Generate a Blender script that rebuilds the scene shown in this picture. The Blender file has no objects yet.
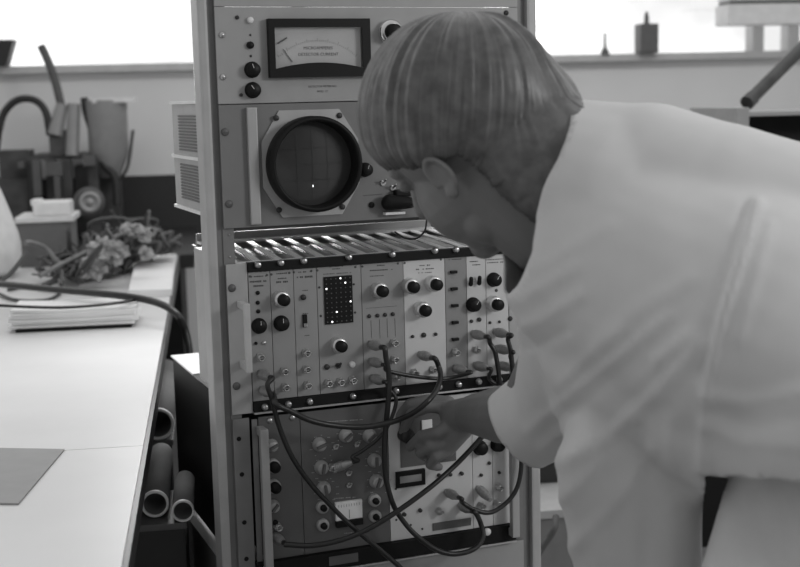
import bpy, bmesh, math, random
from mathutils import Vector, Matrix, noise as mnoise
random.seed(7)
V = Vector
scn = bpy.context.scene
COL = scn.collection
PI = math.pi
U = 0.04445
Z0 = 0.80                       # height of the lower edge of the upper module bin

# ------------------------------------------------------------------ camera
CAM = V((-0.4372, -1.8226, 0.4514 + Z0))
FW = V((0.35820062, 0.92303298, -0.14036539))
RT = V((0.93071883, -0.36491244, -0.02452283))
DN = V((-0.07385646, -0.12185662, -0.98979603))
FPX = 1301.1
cam_data = bpy.data.cameras.new('camera')
cam = bpy.data.objects.new('camera', cam_data)
COL.objects.link(cam)
up, back = -DN, -FW
cam.matrix_world = Matrix(((RT.x, up.x, back.x, CAM.x), (RT.y, up.y, back.y, CAM.y),
                           (RT.z, up.z, back.z, CAM.z), (0, 0, 0, 1)))
cam_data.sensor_width = 36
cam_data.lens = FPX / 800 * 36
cam_data.dof.use_dof = True
cam_data.dof.focus_distance = 1.95
cam_data.dof.aperture_fstop = 5.6
cam_data.clip_start = 0.05
scn.camera = cam


def ray(u, v):
    return FW + RT * ((u - 400) / FPX) + DN * ((v - 283.5) / FPX)


def RP(u, v, off=0.0):           # a point seen at (u,v), OFF metres in front of the rack's face
    d = ray(u, v)
    return CAM + d * ((-off - CAM.y) / d.y)


def onYp(u, v, y):
    d = ray(u, v)
    return CAM + d * ((y - CAM.y) / d.y)


def onZ(u, v, z):
    d = ray(u, v)
    return CAM + d * ((z - CAM.z) / d.z)


def CP(u, v, dep):
    return CAM + ray(u, v) * dep


def proj(p):
    d = p - CAM
    w = d.dot(FW)
    return 400 + FPX * d.dot(RT) / w, 283.5 + FPX * d.dot(DN) / w


# ------------------------------------------------------------------ materials
def mat(name, val, rough=0.5, metal=0.0, var=0.06, scale=30, bump=0.0, bscale=200, spec=0.5, emit=0.0, stretch=None):
    m = bpy.data.materials.new(name)
    m.use_nodes = True
    nt = m.node_tree
    b = nt.nodes['Principled BSDF']
    b.inputs['Roughness'].default_value = rough
    b.inputs['Metallic'].default_value = metal
    b.inputs['Specular IOR Level'].default_value = spec
    tc = nt.nodes.new('ShaderNodeTexCoord')
    mp = nt.nodes.new('ShaderNodeMapping')
    nt.links.new(tc.outputs['Object'], mp.inputs['Vector'])
    if stretch:
        mp.inputs['Scale'].default_value = stretch
    n = nt.nodes.new('ShaderNodeTexNoise')
    n.inputs['Scale'].default_value = scale
    n.inputs['Detail'].default_value = 4
    nt.links.new(mp.outputs['Vector'], n.inputs['Vector'])
    r = nt.nodes.new('ShaderNodeValToRGB')
    lo, hi = val * (1 - var), min(1, val * (1 + var))
    r.color_ramp.elements[0].position = 0.3
    r.color_ramp.elements[1].position = 0.7
    r.color_ramp.elements[0].color = (lo, lo, lo, 1)
    r.color_ramp.elements[1].color = (hi, hi, hi, 1)
    nt.links.new(n.outputs['Fac'], r.inputs['Fac'])
    nt.links.new(r.outputs['Color'], b.inputs['Base Color'])
    if bump:
        n2 = nt.nodes.new('ShaderNodeTexNoise')
        n2.inputs['Scale'].default_value = bscale
        n2.inputs['Detail'].default_value = 3
        nt.links.new(mp.outputs['Vector'], n2.inputs['Vector'])
        bp = nt.nodes.new('ShaderNodeBump')
        bp.inputs['Strength'].default_value = bump
        bp.inputs['Distance'].default_value = 0.002
        nt.links.new(n2.outputs['Fac'], bp.inputs['Height'])
        nt.links.new(bp.outputs['Normal'], b.inputs['Normal'])
    if emit:
        b.inputs['Emission Color'].default_value = (1, 1, 1, 1)
        b.inputs['Emission Strength'].default_value = emit
    return m


def glass_mat(name, gloss=0.06):
    m = bpy.data.materials.new(name)
    m.use_nodes = True
    nt = m.node_tree
    nt.nodes.clear()
    out = nt.nodes.new('ShaderNodeOutputMaterial')
    mix = nt.nodes.new('ShaderNodeMixShader')
    mix.inputs['Fac'].default_value = gloss
    t = nt.nodes.new('ShaderNodeBsdfTransparent')
    g = nt.nodes.new('ShaderNodeBsdfGlossy')
    g.inputs['Roughness'].default_value = 0.03
    nt.links.new(t.outputs[0], mix.inputs[1])
    nt.links.new(g.outputs[0], mix.inputs[2])
    nt.links.new(mix.outputs[0], out.inputs['Surface'])
    return m


M = {
    'wall': mat('wall_paint', 0.8, 0.8, var=0.03, scale=3),
    'backsplash': mat('dark_backsplash', 0.03, 0.6),
    'sill': mat('sill_paint', 0.55, 0.5),
    'frame_white': mat('window_frame_paint', 0.6, 0.5),
    'floor': mat('dark_linoleum', 0.24, 0.6, var=0.25, scale=6),
    'rack': mat('rack_enamel', 0.2, 0.45, bump=0.05),
    'rack_edge': mat('rack_edge_enamel', 0.42, 0.42),
    'panel': mat('grey_panel_enamel', 0.28, 0.5, var=0.04, bump=0.04, bscale=600),
    'panel_top': mat('meter_panel_enamel', 0.35, 0.5, var=0.04, bump=0.04, bscale=600),
    'scope_panel': mat('scope_panel_enamel', 0.19, 0.5, var=0.04, bump=0.04, bscale=600),
    'module': mat('module_panel', 0.3, 0.5, var=0.03, bump=0.03, bscale=700),
    'module_light': mat('light_module_panel', 0.6, 0.5, var=0.03, bump=0.03, bscale=700),
    'module_mid': mat('mid_grey_module_panel', 0.27, 0.5, var=0.03),
    'module_dark': mat('dark_module_panel', 0.12, 0.45, var=0.06),
    'alu': mat('brushed_aluminium', 0.6, 0.35, 0.9, var=0.08, scale=20, stretch=(1, 1, 12)),
    'alu_flat': mat('matt_aluminium', 0.42, 0.5, 0.3, var=0.05),
    'chrome': mat('chrome', 0.8, 0.15, 1.0),
    'skirt': mat('spun_aluminium_skirt', 0.72, 0.3, 0.85, var=0.05),
    'plug': mat('knurled_plug_metal', 0.36, 0.4, 0.5, var=0.15, scale=300),
    'steel': mat('nickel_steel', 0.55, 0.3, 1.0, var=0.1),
    'black': mat('black_plastic', 0.010, 0.45, spec=0.2),
    'black_matt': mat('black_enamel', 0.010, 0.6, spec=0.2),
    'dark': mat('dark_plastic', 0.03, 0.5),
    'ink': mat('printed_ink', 0.07, 0.7),
    'cable': mat('black_rubber_cable', 0.014, 0.38, spec=0.6),
    'white': mat('white_plastic', 0.8, 0.4),
    'paper': mat('white_paper', 0.9, 0.8, var=0.03, scale=12),
    'mat_grey': mat('grey_blotter', 0.36, 0.85, var=0.04),
    'desk': mat('pale_laminate', 0.68, 0.42, var=0.04, scale=5, bump=0.02),
    'desk_edge': mat('black_desk_edging', 0.015, 0.4),
    'card': mat('cardboard', 0.16, 0.85, var=0.06),
    'card_light': mat('pale_cardboard', 0.42, 0.85, var=0.06),
    'dial': mat('meter_dial', 0.5, 0.5),
    'crt': mat('crt_screen', 0.055, 0.18),
    'lampon': mat('lit_lamp', 0.9, 0.3, emit=2.0),
    'skin': mat('skin', 0.19, 0.5, var=0.06, scale=25, bump=0.06, bscale=300),
    'hair': mat('fair_hair', 0.12, 0.42, var=0.3, scale=60),
    'coat': mat('white_cotton', 0.66, 0.85, var=0.02, bump=0.05, bscale=900, spec=0.2),
    'trousers': mat('pale_trousers', 0.78, 0.85, var=0.03, spec=0.2),
    'shoe': mat('dark_leather', 0.03, 0.4),
    'iron': mat('dark_iron', 0.035, 0.5, 0.3),
    'pump_iron': mat('hazed_pump_iron', 0.075, 0.6, 0.2, var=0.35, scale=14),  # dark iron with haze put into its lighter grey; tone varies at random
    'iron_mid': mat('grey_iron', 0.13, 0.5, 0.3),
    'glassy': mat('frosted_vessel', 0.3, 0.3),
    'hose': mat('grey_rubber_hose', 0.09, 0.6),
    'wire': mat('grey_wire', 0.2, 0.6),
    'leafy': mat('crumpled_foil_and_tape', 0.34, 0.6, var=0.5, scale=50),
    'glass': glass_mat('clear_glass'),
}


# ------------------------------------------------------------------ mesh building
class MB:
    def __init__(self):
        self.v, self.f, self.s = [], [], []

    def add(self, vs, fs, smooth=False):
        o = len(self.v)
        self.v += [V(p) for p in vs]
        for f in fs:
            self.f.append([i + o for i in f])
            self.s.append(smooth)
        return self

    def box(self, a, b, ax=None):
        # axis box between two corners, or in the frame AX = (origin, ex, ey, ez)
        x0, y0, z0 = (min(a[i], b[i]) for i in range(3))
        x1, y1, z1 = (max(a[i], b[i]) for i in range(3))
        vs = [V((x, y, z)) for z in (z0, z1) for y in (y0, y1) for x in (x0, x1)]
        if ax:
            vs = [ax[0] + ax[1] * p.x + ax[2] * p.y + ax[3] * p.z for p in vs]
        return self.add(vs, [(0, 2, 3, 1), (4, 5, 7, 6), (0, 1, 5, 4), (2, 6, 7, 3), (0, 4, 6, 2), (1, 3, 7, 5)])

    def rbox(self, a, b, r=0.002, ax=None):
        # box with bevelled edges
        bm = bmesh.new()
        m = MB().box(a, b)
        vs = [bm.verts.new(p) for p in m.v]
        for f in m.f:
            bm.faces.new([vs[i] for i in f])
        bmesh.ops.bevel(bm, geom=bm.edges[:], offset=r, segments=2, affect='EDGES', profile=0.7)
        bm.verts.index_update()
        P = [v.co.copy() for v in bm.verts]
        if ax:
            P = [ax[0] + ax[1] * p.x + ax[2] * p.y + ax[3] * p.z for p in P]
        F = [[v.index for v in f.verts] for f in bm.faces]
        bm.free()
        return self.add(P, F)

    def lathe(self, o, axis, prof, n=24, smooth=True):
        # prof: list of (radius, distance along axis)
        o = V(o)
        a = V(axis).normalized()
        t = V((0, 0, 1)) if abs(a.z) < 0.9 else V((1, 0, 0))
        e1 = a.cross(t).normalized()
        e2 = a.cross(e1)
        vs, fs = [], []
        for r, h in prof:
            for k in range(n):
                w = 2 * PI * k / n
                vs.append(o + a * h + (e1 * math.cos(w) + e2 * math.sin(w)) * r)
        for i in range(len(prof) - 1):
            for k in range(n):
                k2 = (k + 1) % n
                fs.append((i * n + k, i * n + k2, (i + 1) * n + k2, (i + 1) * n + k))
        self.add(vs, fs, smooth)
        if prof[0][0] > 1e-6:
            self.add(vs[:n], [list(range(n))[::-1]])
        if prof[-1][0] > 1e-6:
            self.add(vs[-n:], [list(range(n))])
        return self

    def no_caps(self):
        k = [i for i, f in enumerate(self.f) if len(f) <= 4]
        self.f = [self.f[i] for i in k]
        self.s = [self.s[i] for i in k]
        return self

    def cyl(self, p0, p1, r0, r1=None, n=16, smooth=True):
        d = V(p1) - V(p0)
        return self.lathe(p0, d, [(r0, 0), (r0 if r1 is None else r1, d.length)], n, smooth)

    def capsule(self, p0, p1, r0, r1=None, n=16, k=6):
        r1 = r0 if r1 is None else r1
        d = V(p1) - V(p0)
        L = d.length
        prof = [(max(1e-5, r0 * math.cos(PI / 2 * (1 - i / k))), -r0 * math.sin(PI / 2 * (1 - i / k))) for i in range(k + 1)]
        prof += [(max(1e-5, r1 * math.cos(PI / 2 * i / k)), L + r1 * math.sin(PI / 2 * i / k)) for i in range(k + 1)]
        return self.lathe(p0, d if L > 1e-6 else V((0, 0, 1)), prof, n)

    def ell(self, c, axes, rad, n=24, k=14):
        c = V(c)
        vs, fs = [], []
        for i in range(k + 1):
            th = PI * i / k
            for j in range(n):
                ph = 2 * PI * j / n
                d = (math.sin(th) * math.cos(ph) * rad[0], math.sin(th) * math.sin(ph) * rad[1], math.cos(th) * rad[2])
                vs.append(c + axes[0] * d[0] + axes[1] * d[1] + axes[2] * d[2])
        for i in range(k):
            for j in range(n):
                j2 = (j + 1) % n
                fs.append((i * n + j, (i + 1) * n + j, (i + 1) * n + j2, i * n + j2))
        return self.add(vs, fs, True)

    def tube(self, pts, r, n=8, sub=8, taper=None):
        P = smooth_path(pts, sub)
        rings, nrm = [], None
        for i, p in enumerate(P):
            t = (P[min(i + 1, len(P) - 1)] - P[max(i - 1, 0)])
            t = t.normalized() if t.length > 1e-9 else V((0, 0, 1))
            if nrm is None:
                a = V((0, 0, 1)) if abs(t.z) < 0.9 else V((1, 0, 0))
                nrm = t.cross(a).normalized()
            nrm = (nrm - t * nrm.dot(t)).normalized()
            b = t.cross(nrm)
            rr = r if taper is None else r * (1 + (taper - 1) * i / (len(P) - 1))
            rings.append([p + (nrm * math.cos(2 * PI * k / n) + b * math.sin(2 * PI * k / n)) * rr for k in range(n)])
        vs = [q for R in rings for q in R]
        fs = [(i * n + k, i * n + (k + 1) % n, (i + 1) * n + (k + 1) % n, (i + 1) * n + k)
              for i in range(len(rings) - 1) for k in range(n)]
        self.add(vs, fs, True)
        self.add(rings[0], [list(range(n))[::-1]])
        self.add(rings[-1], [list(range(n))])
        return self

    def prism(self, poly, off):
        # polygon (points) extruded by vector OFF
        n = len(poly)
        poly = [V(p) for p in poly]
        off = V(off)
        vs = poly + [p + off for p in poly]
        fs = [list(range(n))[::-1], [n + i for i in range(n)]] + [(i, (i + 1) % n, n + (i + 1) % n, n + i) for i in range(n)]
        return self.add(vs, fs)

    def build(self, name, material, parent=None, loc=None):
        if loc is None:
            loc = world_loc(parent) if parent else base_of(self.v)
        loc = V(loc)
        me = bpy.data.meshes.new(name)
        me.from_pydata([p - loc for p in self.v], [], self.f)
        me.validate()
        bm = bmesh.new()
        bm.from_mesh(me)
        bmesh.ops.recalc_face_normals(bm, faces=bm.faces)
        bm.to_mesh(me)
        bm.free()
        if len(me.polygons) == len(self.s):
            me.polygons.foreach_set('use_smooth', self.s)
        me.materials.append(material)
        o = bpy.data.objects.new(name, me)
        COL.objects.link(o)
        if parent:
            o.parent = parent
            o.location = loc - world_loc(parent)
        else:
            o.location = loc
        return o


def smooth_path(pts, sub=8):
    pts = [V(p) for p in pts]
    if len(pts) < 3:
        return pts
    P = [pts[0] * 2 - pts[1]] + pts + [pts[-1] * 2 - pts[-2]]
    out = []
    for i in range(1, len(P) - 2):
        for k in range(sub):
            t = k / sub
            a, b, c, d = P[i - 1], P[i], P[i + 1], P[i + 2]
            out.append(0.5 * ((2 * b) + (c - a) * t + (2 * a - 5 * b + 4 * c - d) * t * t + (3 * b - a - 3 * c + d) * t ** 3))
    out.append(pts[-1])
    return out


def base_of(vs):
    n = len(vs)
    return V((sum(p.x for p in vs) / n, sum(p.y for p in vs) / n, min(p.z for p in vs)))


def world_loc(o):
    p = V((0, 0, 0))
    while o:
        p += o.location
        o = o.parent
    return p


def tag(o, label, cat=None, group=None, kind=None):
    o['label'] = label
    if cat:
        o['category'] = cat
    if group:
        o['group'] = group
    if kind:
        o['kind'] = kind
    return o


def thing(name, label, cat, loc, group=None):
    o = bpy.data.objects.new(name, None)
    o.empty_display_size = 0.05
    COL.objects.link(o)
    o.location = loc
    return tag(o, label, cat, group)


def struct(name, mb, m):
    o = mb.build(name, m)
    o['kind'] = 'structure'
    return o


def text_mesh(mb, s, origin, size, ex=V((1, 0, 0)), ez=V((0, 0, 1)), align='CENTER', lift=0.0004):
    cu = bpy.data.curves.new('lettering', 'FONT')
    cu.body = s
    cu.size = size
    cu.align_x = align
    cu.align_y = 'CENTER'
    cu.resolution_u = 2
    o = bpy.data.objects.new('lettering', cu)
    COL.objects.link(o)
    dg = bpy.context.evaluated_depsgraph_get()
    me = bpy.data.meshes.new_from_object(o.evaluated_get(dg))
    nrm = ex.cross(ez)
    mb.add([V(origin) + ex * p.co.x + ez * p.co.y + nrm * lift for p in me.vertices], [list(p.vertices) for p in me.polygons])
    bpy.data.objects.remove(o)
    bpy.data.curves.remove(cu)
    bpy.data.meshes.remove(me)


FRONT = V((0, -1, 0))

# ------------------------------------------------------------------ room frame (aligned with the desk and the window wall)
d0 = ray(205, 104)
ED = V((d0.x, d0.y, 0)).normalized()      # away from the camera, along the desk
ER = V((ED.y, -ED.x, 0))                  # to the right along the window wall
EZ = V((0, 0, 1))
ROOM_O = V((CAM.x, CAM.y, 0))
RF = (ROOM_O, ER, ED, EZ)


def RL(p):                               # world point -> room coordinates
    q = V(p) - ROOM_O
    return V((q.dot(ER), q.dot(ED), q.z))


def RW(x, y, z):
    return ROOM_O + ER * x + ED * y + EZ * z


WALL_D = 5.45


def onW(u, v, dd=0.0):                   # point on the window wall plane (DD in front of it)
    d = ray(u, v)
    t = (WALL_D - dd) / d.dot(ED)
    return CAM + d * t


SILL = (onW(100, 62.5, 0.05).z + onW(650, 55, 0.05).z) / 2 - 0.03
SPL = onW(160, 175).z
struct('floor', MB().box((-5, -3.5, -0.05), (6, WALL_D + 0.2, 0), RF), M['floor'])
struct('wall_back', MB().box((-5, WALL_D, 0), (6, WALL_D + 0.2, SILL), RF).box((-5, WALL_D, 2.7), (6, WALL_D + 0.2, 3.1), RF), M['wall'])
struct('trim_1', MB().box((-5, WALL_D - 0.05, SILL), (6, WALL_D + 0.2, SILL + 0.03), RF), M['sill'])
xs_b = RL(onW(745, 60)).x
struct('trim_2', MB().box((-5, WALL_D - 0.02, 0.70), (RL(onW(560, 60)).x, WALL_D, SPL), RF), M['backsplash'])
S1 = SILL + 0.03
# windows: frame + pane
wx = [-4.6, -2.6, RL(onW(300, 40)).x, RL(onW(764, 40)).x, RL(onW(800, 40)).x, 3.6]
for i in range(len(wx) - 1):
    fr = MB()
    a, b = wx[i], wx[i + 1]
    t = 0.026
    fr.box((a, WALL_D + 0.06, S1), (a + t, WALL_D + 0.14, 2.7), RF).box((b - t, WALL_D + 0.06, S1), (b, WALL_D + 0.14, 2.7), RF)
    fr.box((a + t, WALL_D + 0.06, 2.66), (b - t, WALL_D + 0.14, 2.7), RF)
    w = struct('window_%d' % (i + 1), fr, M['frame_white'])
    MB().box((a + t, WALL_D + 0.095, S1), (b - t, WALL_D + 0.099, 2.66), RF).build('pane', M['glass'], w)

# ------------------------------------------------------------------ rack
rack = thing('equipment_rack', 'tall grey open-frame equipment rack filled with instrument panels', 'equipment rack', (0.24, 0.1, 0))
RT_Z = Z0 + 0.86
for (x0, x1, side) in ((-0.0245, 0.0, -1), (0.4725, 0.503, 1)):
    edge = (-0.0245, -0.0100) if side < 0 else (0.487, 0.503)
    inner = (-0.0100, 0.0) if side < 0 else (0.4725, 0.487)
    MB().rbox((edge[0], -0.006, 0.04), (edge[1], 0.035, RT_Z), 0.004).build('upright', M['rack_edge'], rack)
    MB().box((inner[0], 0.004, 0.04), (inner[1], 0.030, RT_Z)).build('upright_web', M['rack'], rack)
    a, b = (0.0, 0.0165) if side < 0 else (0.462, 0.4725)
    m = MB()
    m.box((a, 0.002, 0.04), (b, 0.006, RT_Z))
    m.build('mounting_rail', M['rack'], rack)
    MB().box((x0, -0.10, 0), (x1, 0.20, 0.0395)).build('foot', M['rack'], rack)
MB().box((-0.0245, -0.004, RT_Z), (0.503, 0.035, RT_Z + 0.03)).build('top_bar', M['rack_edge'], rack)
MB().box((0.0, 0.0, 0.04), (0.4725, 0.03, 0.09)).build('bottom_bar', M['rack_edge'], rack)

ZM1, ZM0 = Z0 + 13.17 * U, Z0 + 10.12 * U     # meter panel
ZS0 = Z0 + 6.16 * U                            # oscilloscope lower edge
T = 0.004                                      # panel thickness


def screw(px, py, parent, r=0.0042, material='steel', off=0.0, name='screw'):
    p = RP(px, py, off)
    p.y = -off
    m = MB().lathe(p, FRONT, [(r, 0), (r, 0.0012), (r * 0.75, 0.0026), (1e-5, 0.0031)], 14)
    m.box((p.x - r * 0.8, p.y - 0.0036, p.z - 0.0004), (p.x + r * 0.8, p.y - 0.0030, p.z + 0.0004))
    return m.build(name, M[material], parent)


def dot(px, py, parent, r=0.003, h=0.003, material='black', off=0.0, name='button'):
    p = RP(px, py, off + h)
    p.y = -off
    return MB().lathe(p, FRONT, [(r, 0), (r, h * 0.7), (r * 0.8, h), (1e-5, h)], 12).build(name, M[material], parent)


def knob_black(px, py, parent, r=0.0105, h=0.017, off=0.0, mk=True, material='black', name='knob'):
    p = RP(px, py, off + h)
    p.y = -off
    prof = [(r * 1.18, 0), (r * 1.18, 0.003), (r * 1.02, 0.004), (r * 0.98, h * 0.9), (r * 0.88, h), (1e-5, h)]
    k = MB().lathe(p, FRONT, prof, 20).build(name, M[material], parent)
    if mk:
        w = random.uniform(-0.9, 0.9)
        m = MB()
        d = V((math.sin(w), 0, math.cos(w)))
        e = V((d.z, 0, -d.x))
        c = p + FRONT * (h + 0.0002)
        m.prism([c + d * r * 0.2 - e * 0.0003, c + d * r * 0.85 - e * 0.0003, c + d * r * 0.85 + e * 0.0003, c + d * r * 0.2 + e * 0.0003], (0, -0.0003, 0))
        m.build('pointer_line', M['white'], k)
    return k


def knob_chrome(px, py, parent, r=0.0115, off=0.0, ring=0.0):
    # turned aluminium skirt with a black cap, like a ten-turn dial
    h1, h2 = 0.016, 0.027
    r *= 1.08
    p = RP(px, py, off + 0.018)
    p.y = -off
    k = MB().lathe(p, FRONT, [(r, 0), (r, h1 * 0.75), (r * 0.92, h1), (r * 0.6, h1)], 28).build('dial_knob', M['skirt'], parent)
    MB().lathe(p, FRONT, [(r * 0.74, h1 - 0.001), (r * 0.70, h2 * 0.95), (r * 0.60, h2), (1e-5, h2)], 20).build('knob_cap', M['black'], k)
    return k


def bnc(px, py, parent, off=0.0, material='steel'):
    L = 0.013
    p = RP(px, py, off + L * 0.7)
    p.y = -off
    m = MB().lathe(p, FRONT, [(0.0068, 0), (0.0068, 0.0022)], 6, False)
    m.lathe(p, FRONT, [(0.0052, 0.0022), (0.0052, 0.004), (0.0047, 0.0045), (0.0047, L), (0.0036, L), (0.0034, 0.006), (1e-5, 0.006)], 16)
    m.cyl(p + V((-0.0062, -0.0095, 0)), p + V((0.0062, -0.0095, 0)), 0.0011, n=8)
    m.cyl(p + V((0, -0.006, 0)), p + V((0, -L + 0.001, 0)), 0.0010, n=8)
    return m.build('coaxial_socket', M[material], parent)


def toggle(px, py, parent, off=0.0, upw=True, material='steel', name='toggle_switch'):
    p = RP(px, py, off + 0.006)
    p.y = -off
    m = MB().lathe(p, FRONT, [(0.0045, 0), (0.0045, 0.003)], 6, False)
    d = V((0, -0.9, 0.45 if upw else -0.45)).normalized()
    m.capsule(p + FRONT * 0.003, p + FRONT * 0.003 + d * 0.012, 0.0013, 0.0019, 8, 3)
    return m.build(name, M[material], parent)


def marks(parent, rows, z, name='lettering', material='ink', lift=0.0):
    # rows: (x centre px, y px, width px, height px): rows of small printed characters
    m = MB()
    for (cx, cy, w, h) in rows:
        n = max(2, int(w / 1.6))
        for i in range(n):
            if random.random() < 0.14:
                continue
            u0 = cx - w / 2 + w * i / n
            hh = h * random.uniform(0.6, 1)
            vv = cy - (u0 - cx) * 0.06
            a = RP(u0, vv + hh / 2)
            b = RP(u0 + w / n * 0.72, vv - hh / 2)
            m.box((a.x, -lift - 0.0004, a.z), (b.x, -lift - 0.0001, b.z))
    if m.v:
        return m.build(name, M[material], parent)


def line_mark(m, u0, v0, u1, v1, wpx, lift):
    a, b = RP(u0, v0), RP(u1, v1)
    d = (b - a).normalized()
    e = V((d.z, 0, -d.x)) * wpx * 0.0007
    a.y = b.y = -lift - 0.0001
    m.prism([a - e, b - e, b + e, a + e], (0, -0.0003, 0))


# --- blank panel above, meter panel
bp = thing('blank_panel', 'blank grey panel at the top of the rack, above the wide meter', 'panel', (0.24, 0, ZM1 + 0.002))
MB().rbox((0.0005, -T, ZM1 + 0.0002), (0.4720, 0, ZM1 + 0.172), 0.001).build('panel_plate', M['panel_top'], bp)
for x in (0.010, 0.462):
    for z in (ZM1 + 0.03, ZM1 + 0.14):
        MB().lathe((x, -T, z), FRONT, [(0.0045, 0), (0.0045, 0.0015), (0.002, 0.003)], 12).build('screw', M['steel'], bp)

mp = thing('meter_panel', 'grey rack panel with wide black-framed current meter', 'meter', (0.24, 0, ZM0))
MB().rbox((0.0005, -T, ZM0 + 0.0005), (0.4720, 0, ZM1 - 0.0002), 0.001).build('front_panel', M['panel_top'], mp)
MB().box((0.03, 0.0, ZM0 + 0.004), (0.45, 0.16, ZM1 - 0.004)).build('chassis', M['rack'], mp)
# meter: frame with trapezoid opening, dial, arc mask, needle
fo = [RP(268, 17.5, T + 0.012), RP(370, 17, T + 0.012), RP(371.5, 73.5, T + 0.012), RP(270, 78.5, T + 0.012)]
x0, x1 = fo[3].x + 0.001, fo[1].x
z1, z0 = fo[1].z - 0.002, fo[3].z + 0.001
yf, yb = -T - 0.012, -T
ix0, ix1 = x0 + 0.0085, x1 - 0.0125
iz1 = z1 - 0.012
fm = MB()
fm.box((x0, yf, iz1), (x1, yb, z1)).box((x0, yf, z0), (ix0, yb, iz1)).box((ix1, yf, z0), (x1, yb, iz1))
N = 16
arc = []
for i in range(N + 1):
    t = i / N
    arc.append((ix0 + (ix1 - ix0) * t, z0 + 0.012 + 0.0085 * (1 - (2 * t - 1) ** 2)))
poly = [V((ix0, yf, z0)), V((ix1, yf, z0))] + [V((x, yf, z)) for x, z in reversed(arc)]
fm.prism(poly, (0, yb - yf, 0))
meter = fm.build('meter_frame', M['black'], mp)
dl = MB().box((ix0 - 0.001, yb - 0.002, z0 + 0.008), (ix1 + 0.001, yb, iz1 + 0.001)).build('dial', M['dial'], meter)
cx = (ix0 + ix1) / 2
tx = MB()
text_mesh(tx, 'MICROAMPERES', (cx + 0.001, yb - 0.0021, (z0 + iz1) / 2 + 0.006), 0.0062)
text_mesh(tx, 'DETECTOR CURRENT', (cx + 0.001, yb - 0.0021, (z0 + iz1) / 2 - 0.003), 0.0062)
tx.build('dial_lettering', M['ink'], meter)
sc = MB()
pv = V((cx, yb - 0.0022, z0 - 0.035))
R1 = (iz1 - 0.02) - pv.z
for i in range(41):
    w = math.radians(-42 + 84 * i / 40)
    d = V((math.sin(w), 0, math.cos(w)))
    e = V((d.z, 0, -d.x)) * 0.0002
    L = 0.005 if i % 5 == 0 else 0.0025
    a, b = pv + d * R1, pv + d * (R1 + L)
    sc.prism([a - e, b - e, b + e, a + e], (0, -0.0002, 0))
sc.build('scale_marks', M['ink'], meter)
nd = MB()
nd_a, nd_b = V((ix0 + 0.006, yb - 0.004, z0 + 0.048)), V((ix0 + 0.020, yb - 0.004, z0 + 0.056))
nd.cyl(nd_a, nd_b, 0.0011, n=8)
nd.cyl(V((ix0 + 0.014, yb - 0.0035, z0 + 0.04)), V((ix0 + 0.027, yb - 0.0035, z0 + 0.022)), 0.0005, n=6)
nd.build('needle', M['ink'], meter)
MB().box((ix0 - 0.001, yf + 0.002, z0 + 0.01), (ix1 + 0.001, yf + 0.003, iz1 + 0.001)).build('cover_glass', M['glass'], meter)
tx = MB()
q = RP(321.5, 86.5)
text_mesh(tx, 'DETECTOR METER NO', (q.x, -T, q.z), 0.0042)
q = RP(321.5, 91.5)
text_mesh(tx, 'MOD. 17', (q.x, -T, q.z), 0.0042)
tx.build('nameplate_lettering', M['ink'], mp)
screw(237, 17.5, mp, 0.003, 'dark', T)
for a in ((222, 35), (223, 77)):
    screw(*a, mp, 0.0045, 'steel', T)
screw(241, 95, mp, 0.0025, 'dark', T)
tag(dot(251, 20, mp, 0.0046, 0.006, 'white', T, 'pilot_lamp'), 'white round pilot lamp')
dot(251, 45, mp, 0.0052, 0.006, 'black', T, 'jack')
dot(250.5, 35, mp, 0.0016, 0.001, 'dark', T, 'rivet')
dot(251, 56, mp, 0.0018, 0.001, 'dark', T, 'rivet')
knob_black(254.5, 69.5, mp, 0.0098, 0.014, T)
knob_black(255, 90, mp, 0.0098, 0.014, T)
k = RP(392, 32, T + 0.01)
kk = MB().lathe((k.x, -T, k.z), FRONT, [(0.0185, 0), (0.0185, 0.008), (0.016, 0.011), (0.011, 0.011)], 32).build('range_dial', M['chrome'], mp)
MB().lathe((k.x, -T, k.z), FRONT, [(0.012, 0.0105), (0.011, 0.024), (0.009, 0.025), (1e-5, 0.025)], 24).build('knob_cap', M['black'], kk)
for a in ((506, 13), (518, 28), (517, 85)):
    screw(*a, mp, 0.004, 'dark', T)

# --- oscilloscope
sp = thing('oscilloscope', 'rack oscilloscope with a round dark screen in a thick black ring', 'oscilloscope', (0.24, 0, ZS0))
MB().rbox((0.0005, -T, ZS0), (0.4720, 0, ZM0 - 0.0008), 0.001).build('front_panel', M['scope_panel'], sp)
CH = MB().box((0.0172, 0.0065, ZS0 + 0.004), (0.461, 0.402, ZM0 + 0.007)).build('chassis', mat('pale_chassis_paint', 0.42, 0.5), sp)
for zc in (ZS0 + 0.05, ZS0 + 0.13):
    lv = MB()
    for i in range(12):
        z = zc - 0.028 + i * 0.005
        lv.box((0.0155, 0.20, z), (0.0172, 0.35, z + 0.0028))
    lv.build('louvre_panel', M['iron_mid'], CH)
lp = MB()
for z in (ZS0 + 0.006, ZS0 + 0.091, ZM0 + 0.004):
    lp.box((0.0125, 0.04, z - 0.002), (0.0170, 0.40, z + 0.003))
lp.build('chassis_lip', M['white'], CH)
h0, h1 = RP(252.5, 107, 0.012), RP(256, 223, 0.012)
xh = (h0.x + h1.x) / 2
hb = MB().rbox((xh - 0.0075, -0.012, ZS0 + 0.004), (xh + 0.0075, -T, ZM0 - 0.005), 0.002)
tag(hb.build('edge_bar', M['alu_flat'], sp), 'pale vertical bar')
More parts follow.
